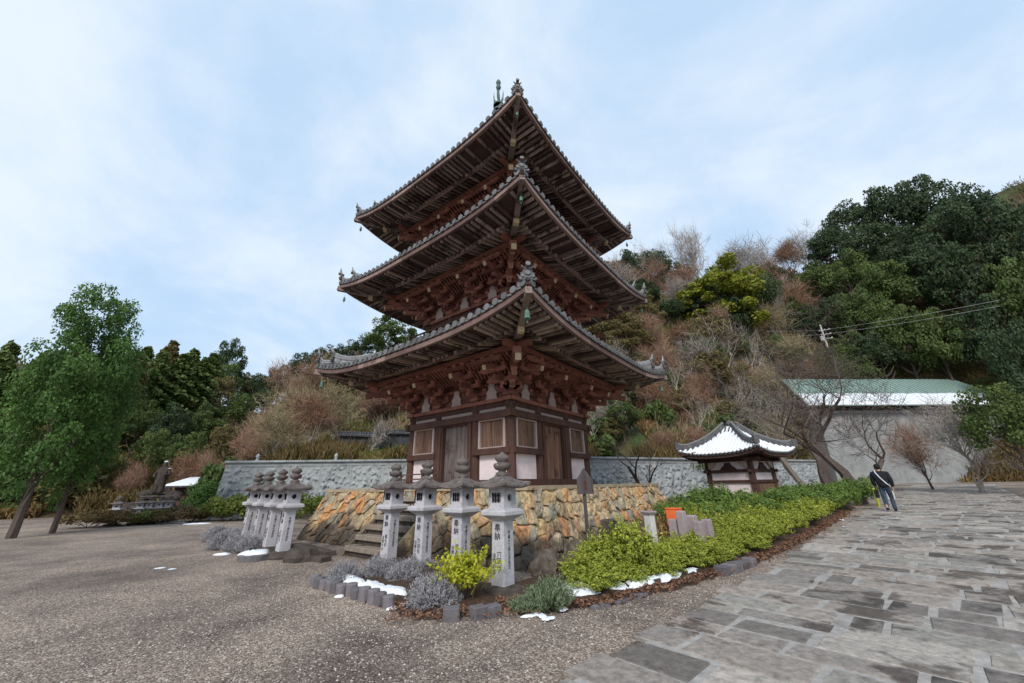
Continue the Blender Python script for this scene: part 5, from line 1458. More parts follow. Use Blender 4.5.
# prominent trees
for (px, py, w, lab) in ((704, 330, 50, 'pale bare tree below the yellow-green tree'), (728, 322, 56, 'tall pale bare tree just right of the yellow-green tree foot'), (757, 345, 46, 'pale forked bare tree halfway down the right slope'), (662, 352, 44, 'pale spreading bare tree near the right eave tip'), (780, 372, 44, 'pale bare tree above the small hall roof'), (690, 392, 36, 'small pale bare tree left of the small hall roof'), (622, 330, 40, 'pale bare tree beside the second roof right tip')):
    tree('pale', px, py, 0, w, lab)
for (px, D, hh, w, k, lab) in ((935, 36, 6.5, 90, 'bareg', 'grey bare tree in front of the grey hall wall'), (985, 34, 6, 90, 'mid', 'green tree in front of the right end of the hall'), (1020, 38, 7, 90, 'dark', 'dark evergreen at the far right beyond the path'), (905, 40, 5.5, 60, 'bare', 'brown bare tree against the hall wall behind the walking person')):
    b_ = at(px, 486, D); t_ = None
    for yy in range(300, 486, 3):
        if at(px, yy, D)[2] <= hh-1: break
    tree(k, px, yy, D, w, lab, zfn=lambda x, y: -1.1)
tree('yellow', 712, 264, 62, 82, 'yellow-green evergreen tree standing out on the right hillside')
tree('bright', 116, 286, 26, 92, 'tall bright green tree close by at the left edge', zfn=lambda x, y: -1.6)
tree('bright', 128, 335, 27.5, 62, 'lower green tree under the tall one at the left edge', zfn=lambda x, y: -1.6)
tree('mid', 822, 347, 60, 44, 'green tree hiding the foot of the utility pole')
tree('mid', 846, 352, 60, 46, 'green tree just right of the utility pole')
tree('bare', 806, 352, 60, 44, 'bare tree just left of the utility pole foot')
tree('dark', 237, 338, 80, 34, 'lone pine-like tree rising above the left ridge')
tree('mid', 395, 318, 60, 50, 'green round tree on the ridge just left of the pagoda')
tree('pale', 710, 316, 50, 60, 'pale bare tree with many thin stems left of the utility pole')
tree('pale', 742, 318, 48, 60, 'pale forked bare tree in front of the brown thicket on the right')
tree('bareg', 690, 222, 84, 56, 'bare grey tree on the right skyline above the yellow-green tree')
tree('bareg', 735, 236, 84, 50, 'bare grey tree on the skyline right of the yellow-green tree')
tree('bareg', 795, 222, 84, 50, 'bare grey tree on the skyline before the dark forest')
tree('bareg', 640, 244, 84, 40, 'bare grey tree on the skyline close to the pagoda roof')
G1 = 'dark evergreen trees of the right hillside forest'
for (px, py, D, w) in ((875, 186, 80, 62), (912, 178, 78, 66), (840, 202, 80, 48), (862, 222, 74, 60), (900, 228, 70, 70), (822, 228, 76, 46), (838, 252, 72, 54), (872, 262, 66, 62), (808, 262, 74, 42), (850, 290, 64, 56), (884, 302, 60, 60), (826, 296, 68, 44), (935, 240, 66, 70), (950, 190, 76, 70), (990, 200, 74, 70), (1010, 250, 66, 80), (965, 290, 60, 70), (920, 310, 58, 62), (800, 305, 66, 40), (865, 325, 60, 50), (780, 268, 74, 34), (1000, 320, 58, 70), (843, 330, 62, 40)):
    tree('dark' if random.random() < .75 else 'mid', px, py, D, w, 'dark evergreen tree in the dense forest on the right hillside', G1)
G2 = 'dark evergreens at the top of the slope beside the pagoda'
for (px, py, D, w) in ((650, 248, 78, 34), (625, 250, 80, 30), (668, 262, 74, 34), (640, 280, 70, 36), (606, 262, 80, 30), (765, 262, 76, 36), (668, 300, 66, 30)):
    tree('dark', px, py, D, w, 'dark evergreen tree at the top of the slope between pagoda and yellow-green tree' if px < 700 else 'small dark evergreen tree just right of the yellow-green tree', G2 if px < 700 else None)
G3 = 'green trees of the left forest'
for (px, py, D, w) in ((248, 372, 0, 26), (165, 350, 0, 40), (188, 352, 0, 40), (208, 356, 0, 38), (142, 352, 0, 40), (228, 362, 0, 36), (246, 392, 0, 30), (150, 345, 80, 34), (175, 340, 84, 34), (196, 348, 82, 32), (215, 352, 80, 30), (160, 370, 70, 40), (192, 372, 70, 40), (222, 376, 68, 40), (148, 398, 62, 40), (178, 402, 60, 44), (210, 402, 58, 42), (238, 392, 62, 36), (195, 430, 54, 40), (160, 428, 55, 40), (232, 424, 54, 38), (120, 352, 76, 50), (85, 340, 78, 54), (50, 350, 74, 60), (15, 340, 70, 60), (100, 400, 58, 50), (60, 410, 56, 56), (20, 405, 56, 60), (250, 452, 44, 24)):
    k = 'cedar' if py < 360 else random.choice(['mid', 'mid', 'dark', 'brownish', 'cedar'])
    tree(k, px, py, D, w, {'cedar': 'conical brownish-green cedar in the left forest', 'mid': 'mid green round tree in the left forest', 'dark': 'dark green round tree in the left forest', 'brownish': 'olive-brown tree in the left forest'}[k], G3+', '+k)
G4 = 'low evergreens on the far middle ridge'
for (px, py, D, w) in ((256, 374, 0, 24), (272, 372, 0, 24), (266, 388, 0, 26), (262, 372, 120, 26), (284, 364, 112, 28), (305, 352, 108, 28), (328, 344, 104, 30), (352, 340, 100, 30), (374, 336, 98, 28)):
    tree('dark', px, py, D, w, 'dark green tree on the ridge left of the pagoda', G4)
G5 = 'pinkish brown bare trees on the left slope'
for (px, py, D, w) in ((285, 372, 62, 62), (262, 396, 56, 60), (310, 358, 70, 62), (335, 350, 76, 60), (360, 348, 76, 56), (320, 384, 56, 62), (292, 402, 50, 58), (350, 376, 60, 60), (270, 420, 46, 48), (385, 372, 60, 50), (245, 418, 48, 40),):
    tree('bare', px, py, D, w, 'pinkish brown bare tree in the thicket on the slope left of the pagoda', G5)
G6 = 'thicket on the right slope'
LAB = {'bare': 'brown bare tree in the leafless thicket on the slope right of the pagoda', 'bareg': 'greyish bare tree in the thicket on the slope right of the pagoda', 'pale': 'pale-limbed bare tree in the thicket right of the pagoda', 'shrub': 'green shrub among bare trees on the slope right of the pagoda', 'dark': 'dark evergreen among bare trees on the slope right of the pagoda', 'brownish': 'olive-brown tree on the slope right of the pagoda', 'mid': 'green tree on the slope right of the pagoda'}
for (px, py, D, w) in ((615, 300, 66, 44), (640, 318, 60, 50), (660, 338, 55, 54), (690, 330, 56, 50), (620, 350, 52, 50), (640, 370, 46, 50), (770, 330, 58, 60), (790, 352, 54, 60), (760, 360, 50, 56), (735, 350, 52, 50), (812, 350, 56, 40), (700, 368, 46, 50), (670, 380, 44, 44), (775, 282, 74, 44), (745, 285, 74, 40), (760, 245, 84, 44), (720, 245, 86, 40), (780, 240, 86, 40), (800, 378, 48, 44), (608, 390, 42, 40), (600, 320, 64, 40)):
    k = 'bare' if random.random() < .75 else 'bareg'; tree(k, px, py, D, w, LAB[k], G6+', '+k)
for (px, py, D, w, lab) in ((145, 448, 44, 50, 'bare brown tree low on the left behind the dark statue'), (190, 444, 45, 56, 'bare brown tree behind the snow-roofed hut at far left'), (228, 446, 42, 40, 'bare brown tree just left of the relief wall end'), (690, 424, 40, 44, 'reddish bare shrub-like tree behind the wall left of the small hall'), (655, 425, 38, 40, 'reddish bare bush above the relief wall right of the pagoda'), (775, 410, 44, 50, 'rusty bare tree directly behind the small hall')):
    tree('bare', px, py, D, w, lab)
G7 = 'green shrubs on the slope above the relief wall'
for (px, py, D, w) in ((322, 414, 42, 30), (603, 415, 36, 34), (720, 410, 42, 34), (700, 420, 41, 30), (735, 420, 41, 30), (600, 440, 34, 26), (655, 400, 46, 36), (625, 380, 50, 40), (760, 392, 46, 34), (680, 398, 46, 30), (820, 430, 46, 26), (640, 352, 56, 30)):
    tree('shrub', px, py, D, w, 'green shrub on the slope above the relief wall', G7, cat='shrub')

# ------------------------------------------------------------------ near bare cherry trees
def cherry(px, py, D, h, r, depth, spread, kids, label, seed, lean=(0, 0), mat='bark', tw=('bark', 3, .5, .006), zfn=None, sc=1):
    random.seed(seed)
    p = at(px, py, D); z = gz(p[0], p[1]) if zfn is None else zfn(p[0], p[1])
    parts = bare_mesh(h, r, depth, spread, kids, mat, *tw, upb=.15, lean=lean)
    return obj_at(parts, 'cherry_tree', (p[0], p[1], z), 0, sc, label=label, cat='tree')
cherry(652, 488, 23, 2.9, .14, 4, .7, 3, 'small dark bare tree in front of the relief wall right of the pagoda', 5)
cherry(833, 488, 30, 3.6, .3, 5, .6, 3, 'large bare cherry tree in front of the green-roofed hall', 8, (.25, 0), tw=('twigdark', 4, .9, .008), sc=1.25)
cherry(858, 490, 26, 3.0, .24, 5, .6, 3, 'bare cherry tree nearest the path, leaning right', 12, (.35, 0), tw=('twigdark', 4, .8, .008), sc=1.25)
cherry(812, 486, 32, 3.3, .24, 5, .55, 3, 'pale bare tree beside the right end of the relief wall', 17, (-.25, 0), 'barkpale', tw=('twiggrey', 4, .9, .009))
cherry(370, 450, 34, 1.5, .2, 4, .5, 3, 'gnarled pale tree in front of the tiled boundary wall on the bank', 21, (0, 0), 'barkpale', tw=('twiggrey', 5, .7, .012), zfn=hill_z)
random.seed(77)
# thicket filling the slopes
def fill(n, xr, yr, Df, kinds, wr, label_of, group):
    for _ in range(n):
        px = random.uniform(*xr); f_ = random.random(); py = yr[0](px)+(yr[1](px)-yr[0](px))*f_
        D = Df(f_)*random.uniform(.94, 1.06); k = random.choice(kinds); tree(k, px, py, D, random.uniform(*wr), label_of[k], group+', '+k if k != 'shrub' else group+', shrubs', cat='shrub' if k == 'shrub' else 'tree')
LAB = {'bare': 'brown bare tree in the leafless thicket on the slope right of the pagoda', 'bareg': 'greyish bare tree in the thicket on the slope right of the pagoda', 'pale': 'pale-limbed bare tree in the thicket right of the pagoda', 'shrub': 'green shrub among bare trees on the slope right of the pagoda', 'dark': 'dark evergreen among bare trees on the slope right of the pagoda', 'brownish': 'olive-brown tree on the slope right of the pagoda', 'mid': 'green tree on the slope right of the pagoda'}
fill(26, (600, 800), (lambda x: 252, lambda x: 300), lambda f: 86-18*f, ['bare', 'bareg', 'dark', 'brownish', 'mid', 'bare'], (34, 50), LAB, 'thicket on the right slope')
fill(34, (595, 815), (lambda x: 300, lambda x: 365), lambda f: 66-14*f, ['bare', 'bare', 'bareg', 'pale', 'pale', 'brownish', 'mid', 'brownish'], (34, 52), LAB, 'thicket on the right slope')
fill(26, (590, 830), (lambda x: 360, lambda x: 405), lambda f: 54-12*f, ['bare', 'brownish', 'shrub', 'pale', 'shrub', 'bare', 'mid'], (24, 40), LAB, 'thicket on the right slope')
fill(16, (588, 800), (lambda x: 405, lambda x: 438), lambda f: 42-6*f, ['shrub', 'bare', 'brownish', 'shrub', 'mid'], (20, 32), LAB, 'thicket on the right slope')
LAB2 = {'bare': 'pinkish bare tree among the undergrowth left of the pagoda', 'bareg': 'greyish bare tree among the undergrowth left of the pagoda', 'shrub': 'green shrub among bare trees left of the pagoda', 'brownish': 'olive-brown tree left of the pagoda above the boundary wall'}
fill(16, (300, 420), (lambda x: 352, lambda x: 380), lambda f: 62-18*f, ['bare', 'bare', 'bareg', 'shrub', 'brownish'], (30, 46), LAB2, 'thicket on the left slope')
# tiled boundary wall on the bank
for (xa, ya, xb, yb, D, nm) in ((338, 443, 374, 439, 36, 'left length of dark tiled boundary wall on the grass bank'), (375, 439, 410, 438, 35, 'right length of dark tiled boundary wall behind the gnarled tree')):
    a, b = at(xa, ya, D), at(xb, yb, D); L = float(np.linalg.norm(b-a)); za = (a[2]+b[2])/2-.35
    root = empty('tiled_wall', (a[0], a[1], za-.4), math.atan2(b[1]-a[1], b[0]-a[0]), nm, 'wall')
    mb = MB(); mb.box((L/2, 0, .5), (L, .25, 1.3)); mb.build('wall_body', 'wall_tile_dark', root)
    mb = MB()
    n = int(L/.22)
    for i in range(n): mb.tube([(L*(i+.5)/n, -.35, 1.15), (L*(i+.5)/n, 0, 1.42)], .075, 6); mb.tube([(L*(i+.5)/n, .35, 1.15), (L*(i+.5)/n, 0, 1.42)], .075, 6)
    mb.prism([(-.4, 1.1), (.4, 1.1), (0, 1.4)], 0, L, 0, .3, lambda v: Vector((v[1], v[0], v[2]))); mb.tube([(0, 0, 1.46), (L, 0, 1.46)], .09, 8)
    mb.build('tile_coping', 'wall_tile_dark', root)
    mb = MB()
    for i in range(int(L/.9)): mb.box((.3+i*.9, -.15, .45), (.09, .06, 1.2), 0, .95)
    mb.build('wall_batten', 'wall_tile_dark', root)
for i in range(26):
    az = random.uniform(-16, -6.5); D = random.uniform(33, 38.5); x, y = CP[0]+D*math.sin(R(az)), CP[1]+D*math.cos(R(az))
    snow('snow_patch', x, y, random.uniform(.1, .35), random.uniform(.06, .15), random.uniform(0, 3), .1, '', z=hill_z(x, y)+.12)
# small statues on the slope
for i, (px, y0, y1, D, lab) in enumerate(((641, 424, 440, 37, 'small whitish stone statue on the slope right of the pagoda'), (660, 421, 432, 39, 'second small pale statue, farther right above the relief wall'))):
    a, b = at(px, y1, D), at(px, y0, D); h_ = b[2]-a[2]
    root = empty('small_statue', (a[0], a[1], a[2]-.2), 0, lab, 'statue')
    s_ = h_/1.7
    me = skin_mesh('figure', [(0, 0, .9*s_, .2*s_), (0, 0, 1.25*s_, .2*s_), (0, 0, 1.42*s_, .08*s_), (0, 0, 1.6*s_, .13*s_), (.25*s_, -.1*s_, 1.0*s_, .07*s_), (0, -.2*s_, 1.0*s_, .06*s_), (-.25*s_, -.1*s_, 1.0*s_, .07*s_), (0, 0, .4*s_, .22*s_), (0, 0, .2*s_, .26*s_)], [(0, 1), (1, 2), (2, 3), (1, 4), (4, 5), (1, 6), (0, 7), (7, 8)], 2)
    link(me, 'figure', root, ['white_stone'], True)
    mb = MB(); mb.lathe([(.35*s_, -.3), (.36*s_, .1), (.3*s_, .22*s_)], 10); mb.build('pedestal', 'stake', root)
# utility pole
a = at(826, 375, 60); b = at(820, 325, 72)
root = empty('utility_pole', (b[0], b[1], hill_z(b[0], b[1])), R(-40), 'pale utility pole with three short crossarms before the dark forest', 'utility pole')
hp = b[2]-hill_z(b[0], b[1])
mb = MB(); mb.tube([(0, 0, -.5), (0, 0, hp)], [.15, .11], 10); mb.build('pole', 'concrete', root)
for z, w in ((.9, .9), (1.6, .8), (2.3, .8)): mb = MB(); mb.box((.35, .12, hp-z), (w*1.6, .09, .09)); [mb.lathe([(.05, 0), (.07, .08), (.03, .16)], 8, (x, .12, hp-z+.04)) for x in (-.2, .4, .9)]; mb.build('crossarm', 'concrete', root)
mb = MB(); mb.lathe([(.22, -.35), (.24, 0), (.22, .35)], 10, (-.3, .05, hp-2.2)); mb.build('transformer', 'concrete', root)
for k, z in enumerate((.85, 1.55)):
    q = at(735, 330+k*8, 66); q2 = at(1000, 300+k*6, 62)
    mb = MB()
    for e_ in (q, q2):
        pts = [Vector((b[0]+(e_[0]-b[0])*t/10, b[1]+(e_[1]-b[1])*t/10, (b[2]-z)+(e_[2]-(b[2]-z))*t/10-.25*(t/10)*(10-t)/2.5*.8)) for t in range(11)]
        mb.tube(pts, .013, 4)
    o = mb.build('overhead_cable', 'concrete'); tag(o, ['upper overhead cable at the utility pole', 'lower overhead cable at the utility pole'][k], 'cable')
# white handrail glimpsed below the right eaves
a, b = at(628, 396, 42), at(684, 396, 42)
mb = MB(); mb.tube([a, b], .045, 6); o = mb.build('slope_pipe', 'concrete'); tag(o, 'thin white horizontal pipe on the slope below the right eave tip', 'pipe')

# ================================================================== SHRUBS
def bush_mesh(rad, nc, nl, leaf, mat, cr=.3, stems=9, asp=.5, low=-.2, base=.1, flat=.85, hollow=.45, spiky=0, sprig=0):
    P, N, v, c = clumped(nc, nl, rad, cr, flat, low, hollow=hollow)
    P[:, 2] += rad[2]*.35+base+cr*.3
    if spiky:
        N = N+np.array([0, 0, 1.2])
    Q = leaves(P, N, leaf, asp, .6 if not spiky else .4)
    if sprig:
        d = unit(rng.normal(0, 1, (sprig, 3))+np.array([0, 0, .5])); d[:, 2] = np.abs(d[:, 2]); b0 = d*np.array(rad)*.85; b0[:, 2] += rad[2]*.35+base+cr*.3
        dv = unit(d*.7+np.array([0, 0, .8])+rng.normal(0, .3, (sprig, 3))); t = np.tile(np.linspace(.1, 1, 11), sprig)[:, None]; ll = np.repeat(rng.uniform(.12, .3, (sprig, 1)), 11, 0)
        PP = np.repeat(b0, 11, 0)+np.repeat(dv, 11, 0)*ll*t+rng.normal(0, .018, (sprig*11, 3)); Q = np.concatenate([Q, leaves(PP, np.repeat(dv, 11, 0), leaf, asp, .9)]); v = np.concatenate([v, .45+.5*rng.random(sprig*11)])
        # twigs of the sprigs
        s_ = unit(np.cross(dv, rng.normal(0, 1, (sprig, 3))))*.004; e_ = b0+dv*ll[::11]; TW = np.stack([b0-dv*.15-s_, b0-dv*.15+s_, e_+s_*.4, e_-s_*.4], 1); Q = np.concatenate([Q, TW]); v = np.concatenate([v, np.zeros(sprig)])
    me = quads_mesh('foliage', Q, v); me.materials.append(M[mat])
    mb = MB()
    for q in c[rng.permutation(len(c))[:stems]]:
        e_ = Vector((q[0], q[1], q[2]+rad[2]*.35+base)); b0 = Vector((random.gauss(0, .05), random.gauss(0, .05), -.05)); mb.tube([b0, b0.lerp(e_, .5)+Vector((random.gauss(0, .03), random.gauss(0, .03), .05)), e_], [.012, .009, .004], 4)
    o = mb.build('stem', 'bark'); sm = o.data; bpy.data.objects.remove(o)
    return [('foliage', me), ('stem', sm)]
def spray_mesh(rad, n, leaf, mat, per=14, L=.28, up_=.6):
    """upright sprigs set with narrow leaves (lavender, rosemary)"""
    d = unit(rng.normal(0, 1, (n, 3))+np.array([0, 0, .5])); d[:, 2] = np.abs(d[:, 2])
    base_ = d*np.array(rad)*rng.uniform(.35, .82, (n, 1)); dirv = unit(d+np.array([0, 0, up_])+rng.normal(0, .25, (n, 3)))
    ll = L*rng.uniform(.6, 1.2, (n, 1)); t = np.tile(np.linspace(.05, 1, per), n)[:, None]
    B = np.repeat(base_, per, 0); Dv = np.repeat(dirv, per, 0); Ls = np.repeat(ll, per, 0)
    P = B+Dv*Ls*t+rng.normal(0, .008, (n*per, 3)); tone = np.repeat(rng.random(n), per)
    s_ = unit(np.cross(Dv, rng.normal(0, 1, (n*per, 3)))); tdir = unit(Dv*1.0+s_*.8); w = unit(np.cross(tdir, s_+rng.normal(0, .3, (n*per, 3))))
    sz = leaf*rng.uniform(.7, 1.3, (n*per, 1)); Q = np.stack([P, P+tdir*sz*.5+w*sz*.14, P+tdir*sz, P+tdir*sz*.5-w*sz*.14], 1)
    me = quads_mesh('foliage', Q, .4*tone+.35*t[:, 0]+.25*rng.random(n*per)); me.materials.append(M[mat])
    mb = MB()
    for i in range(0, n, max(1, n//40)): mb.tube([(0, 0, 0), tuple(base_[i]*.6), tuple(base_[i]+dirv[i]*ll[i])], [.012, .008, .003], 4)
    o = mb.build('stem', 'bark'); sm = o.data; bpy.data.objects.remove(o)
    return [('foliage', me), ('stem', sm)]
KZ = [bush_mesh((.5, .5, .36), 120, 5200, .05, 'leaf_azalea', .075, 18, .55, -.1, .16, .85, .25, 0, 90) for _ in range(4)]
def plant(meshes, name, x, y, sc, label, group=None, cat='shrub', z=None, dz=0):
    return obj_at(meshes, name, (x, y, (gz(x, y) if z is None else z)+dz), random.uniform(0, 6.28), sc, label=label, cat=cat, group=group)
# azalea bank: rows parallel to the bed edge
PDv = np.array([.8, .55]); PDv /= np.linalg.norm(PDv)
def edge_at(s):
    """point on the bed edge at arc length s"""
    for a, b in zip(edge_pts[:-1], edge_pts[1:]):
        L = math.hypot(b[0]-a[0], b[1]-a[1])
        if s <= L: return a[0]+(b[0]-a[0])*s/L, a[1]+(b[1]-a[1])*s/L
        s -= L
    return b
row_names = ['front row', 'second row', 'third row', 'back row', 'rearmost row', 'sixth row']
ordn = ['first', 'second', 'third', 'fourth', 'fifth', 'sixth', 'seventh', 'eighth', 'ninth', 'tenth', 'eleventh', 'twelfth', 'thirteenth', 'fourteenth', 'fifteenth', 'sixteenth', 'seventeenth', 'eighteenth', 'nineteenth', 'twentieth']+['%dth' % i for i in range(21, 60)]
for row in range(5):
    s = [1.55, 1.9, 7.2, 7.8, 8.6][row]; i = 0
    off = [.55, 1.05, 1.65, 2.3, 3.0][row]
    while s < 22:
        x, y = edge_at(s); grow = 1+.015*s
        o_ = off*(1+.01*s)
        x, y = x-.565*o_+random.gauss(0, .08), y+.825*o_+random.gauss(0, .08)
        k = [.82, .88, .9, .9, .9][row]*random.uniform(.85, 1.15)*grow
        if y > -abs(x)*1.0-7.6+x*1.9 or True:
            # keep clear of the platform foot
            dplat = abs(x)+abs(y)
            if dplat > 7.6 or x > 7.3:
                plant(KZ[random.randrange(4)], 'azalea_shrub', x, y, (k, k, k*((.62 if row else .56) if s < 7 else .88)), 'yellow-green azalea, %s from the nearest lantern in the %s of the bank' % (ordn[i], row_names[row]), 'azaleas in the bank between platform and path')
                i += 1
        s += random.uniform(.62, .85)*grow
# tall azaleas beside the sign
for i, (px, py, D, k) in enumerate(((626, 562, 8.3, 1.15), (657, 567, 8.2, .72), (600, 572, 8.2, .85))):
    p = at(px, py, D); plant(KZ[i], 'azalea_shrub', p[0], p[1], k, ['tall yellow-green azalea right of the notice sign', 'tall azalea in front of the white marker post', 'azalea at the foot of the notice sign'][i], 'azaleas in the bank between platform and path')
# hedge behind
KH = [bush_mesh((.7, .7, .5), 50, 4200, .075, 'leaf_hedgegreen', .22, 12, .5, 0, .15) for _ in range(2)]
for i, (px, py, D, k) in enumerate(((690, 505, 15, 1.1), (712, 503, 15.5, 1.3), (735, 502, 15.5, 1.2), (668, 508, 14, .9), (758, 505, 15, 1.0), (778, 502, 17, 1.1), (798, 500, 19, 1.2), (815, 500, 20, 1.2), (838, 500, 22, 1.2), (722, 512, 13, .9), (856, 497, 25, 1.3))):
    p = at(px, py, D); plant(KH[i % 2], 'hedge_shrub', p[0], p[1], k, 'deeper green hedge shrub, %s from the platform in the row behind the azaleas' % ordn[i], 'green hedge shrubs behind the azaleas')
# grey lavender-like bushes
KL = [spray_mesh((.42, .42, .42), 900, .034, 'leaf_lavender', 10, .12) for _ in range(3)]
for (px, py, k, lab) in ((343, 583, .85, 'leftmost grey bush of the snowy lantern bed'), (378, 578, .9, 'grey bush below the farthest near lantern'), (404, 582, .85, 'grey bush in the middle of the snowy lantern bed'), (432, 608, 1.0, 'nearest grey bush, at the front corner of the lantern bed'), (418, 572, .8, 'grey bush directly in front of the third lantern'),
                         (448, 606, .55, 'small grey bush beside the nearest grey bush'), (222, 549, .9, 'leftmost pale grey bush beside the far lanterns'), (238, 551, .85, 'pale grey bush, middle of the far clump'), (215, 541, .9, 'pale grey bush at the back of the far clump'), (250, 552, .8, 'pinkish grey bush next to the far lanterns'), (235, 541, .8, 'pale grey bush behind the far clump')):
    p = gpt(px, py); kk = k*(1.3 if px < 260 else 1)
    plant(KL[random.randrange(3)], 'grey_bush', p[0], p[1], (kk, kk, kk*1.0), lab, 'grey lavender-like bushes')
KB = bush_mesh((.34, .34, .3), 26, 2200, .055, 'leaf_azalea_bright', .1, 12, .55, 0, .14, .85, .3, 0, 50)
p = gpt(466, 603); plant(KB, 'bright_bush', p[0], p[1], (1.15, 1.15, 1.05), 'bright yellow-green bush between the two nearest lanterns')
KR = spray_mesh((.42, .42, .3), 420, .06, 'leaf_rosemary', 14, .3, 1.0)
p = gpt(552, 612); plant(KR, 'rosemary_bush', p[0], p[1]+.1, (.8, .65, .75), 'loose grey-green rosemary bush with snow, right of the nearest lantern')
p = gpt(524, 614); plant(KR, 'rosemary_bush', p[0], p[1]+.05, (.5, .4, .4), 'low grey-green tuft at the foot of the nearest lantern')
for px, py, z, a, b_ in ((541, 617, .03, .05, .16), (530, 616, .02, .11, .06), (561, 611, .04, .06, .1), (548, 620, .03, .09, .05)):
    p = gpt(px, py); snow('snow_patch', p[0], p[1]-.04, a, b_, R(20), .022, '', z=p[2]+z-.01)
# dry grass tufts at the platform right end
KD = spray_mesh((.3, .3, .25), 130, .1, 'leaf_dry', 10, .5, 1.5)
for i, (px, py, D, k) in enumerate(((664, 512, 11.5, 1.1), (655, 520, 10.8, .8), (722, 515, 12.5, .9), (740, 510, 13.5, .9))):
    p = at(px, py, D); plant(KD, 'dry_grass', p[0], p[1], k, ['dry straw-coloured grass hanging at the right platform corner', 'dry grass beside the white marker post', 'dry orange grass behind the stone stakes', 'dry grass right of the stone stakes under the hedge'][i], None, 'grass')
# clipped mounds and hedge, left
KM = [bush_mesh((.75, .75, .5), 40, 2800, .08, q, .2, 8, .6, -.1, .05) for q in ('leaf_hedge', 'leaf_rust', 'leaf_hedge')]
for i, (px, py, k, q, lab) in enumerate(((145, 523, .85, 1, 'rusty brown clipped mound at the far left edge'), (163, 524, .7, 1, 'smaller rusty clipped mound beside the snowy ground'), (178, 508, 1.1, 1, 'brownish clipped mound with snow, behind the garden rocks'), (196, 506, 1.0, 1, 'second brownish clipped mound behind the garden rocks'), (206, 517, .9, 1, 'brown clipped mound in front of the hedge end'), (152, 500, 1.0, 0, 'green clipped mound behind the far left lanterns'),
                                       (225, 521, 1.3, 0, 'left end shrub of the green hedge before the relief wall'), (243, 520, 1.4, 0, 'second shrub of the green hedge before the relief wall'), (262, 519, 1.3, 0, 'hedge shrub behind the far lantern group'), (300, 518, 1.3, 0, 'hedge shrub right of the far lantern group'), (318, 519, 1.2, 0, 'hedge shrub touching the platform left corner'), (282, 518, 1.3, 0, 'hedge shrub glimpsed between far lanterns'), (120, 522, 1.0, 1, 'brown clipped mound beyond the left picture edge'), (90, 524, 1.1, 1, 'outermost brown clipped mound at left'))):
    p = gpt(px, py); k *= 1.35 if q else 1.3
    if math.hypot(p[0]-CP[0], p[1]-CP[1]) > 30: p = at(px, py, 30)
    plant(KM[q if q else random.choice([0, 2])], 'clipped_shrub', p[0], p[1], (k, k, k*(.68 if px < 215 else .95)), lab, 'clipped shrubs left of the platform')
for i, (px, py, k) in enumerate(((233, 514, 1.0), (252, 512, 1.1), (270, 511, 1.0))):
    p = gpt(px, py); plant(KD, 'dry_grass', p[0], p[1], k*2.1, ['pinkish dry grass over the left hedge end', 'pinkish dry grass behind the hedge middle', 'pinkish dry grass behind the far lanterns'][i], None, 'grass')
K['roundbush'] = [[('foliage', crown_mesh(30, 4200, (1, 1, .9), .38, 1.0, .13, 'leaf_bright', .8, -.8)), ('stem', trunk_mesh('stem', .8, .05, 'bark'))]]
p = at(212, 490, 33); obj_at(K['roundbush'][0], 'round_bush', (p[0], p[1], -1.6), 0, (1.15, 1.15, 1.2), label='round bright green bush between the hut and the relief wall', cat='shrub')
p = at(217, 478, 36); obj_at(K['shrub'][0], 'shrub', (p[0], p[1], -1.6), 0, (1, 1, 2.0), label='dark green shrub tight against the left end of the relief wall', cat='shrub')

# ================================================================== PERSON
D_ = 21.9; p = at(893, 512, D_)
g_ = gz(p[0], p[1])+.03
heading = math.atan2(PD[1], PD[0])-PI/2
person = empty('person', (p[0], p[1], g_), heading, 'person in dark jacket and blue jeans with white strap walking away up the path', 'person')
# local +y is the walking direction
body = skin_mesh('body', [(0, 0, .93, .09), (0, 0, 1.15, .09), (0, .01, 1.36, .09), (0, .02, 1.48, .055), (0, .03, 1.54, .055), (0, .03, 1.62, (.085, .1)), (0, .03, 1.68, (.07, .085)),
    (.19, .0, 1.38, .055), (.24, -.03, 1.12, .045), (.23, .05, .88, .035), (.225, .07, .8, .035), (-.19, .0, 1.38, .055), (-.25, .02, 1.12, .045), (-.24, .1, .9, .035), (-.235, .12, .82, .035),
    (.09, 0, .85, .06), (.1, .12, .48, .05), (.1, .02, .1, .045), (.1, .14, .04, .035), (-.09, 0, .85, .06), (-.1, -.03, .48, .05), (-.1, -.22, .14, .045), (-.1, -.12, .05, .035)],
    [(0, 1), (1, 2), (2, 3), (3, 4), (4, 5), (5, 6), (2, 7), (7, 8), (8, 9), (9, 10), (2, 11), (11, 12), (12, 13), (13, 14), (0, 15), (15, 16), (16, 17), (17, 18), (0, 19), (19, 20), (20, 21), (21, 22)])
bo = link(body, 'body', person, ['skin'], True)
jk = skin_mesh('jacket', [(0, 0, .8, (.2, .16)), (0, 0, 1.12, (.22, .16)), (0, 0, 1.36, (.22, .15)), (0, .01, 1.48, .08), (.22, .0, 1.38, .095), (.27, -.03, 1.12, .08), (.25, .05, .87, .06), (-.22, .0, 1.38, .095), (-.28, .02, 1.12, .08), (-.26, .09, .89, .06)], [(0, 1), (1, 2), (2, 3), (2, 4), (4, 5), (5, 6), (2, 7), (7, 8), (8, 9)])
link(jk, 'jacket', person, ['jacket'], True)
tr_ = skin_mesh('trousers', [(0, 0, .96, (.16, .12)), (.09, 0, .82, .105), (.1, .12, .48, .075), (.1, .03, .05, .07), (-.09, 0, .82, .105), (-.1, -.03, .48, .08), (-.1, -.2, .1, .07)], [(0, 1), (1, 2), (2, 3), (0, 4), (4, 5), (5, 6)])
link(tr_, 'trousers', person, ['jeans'], True)
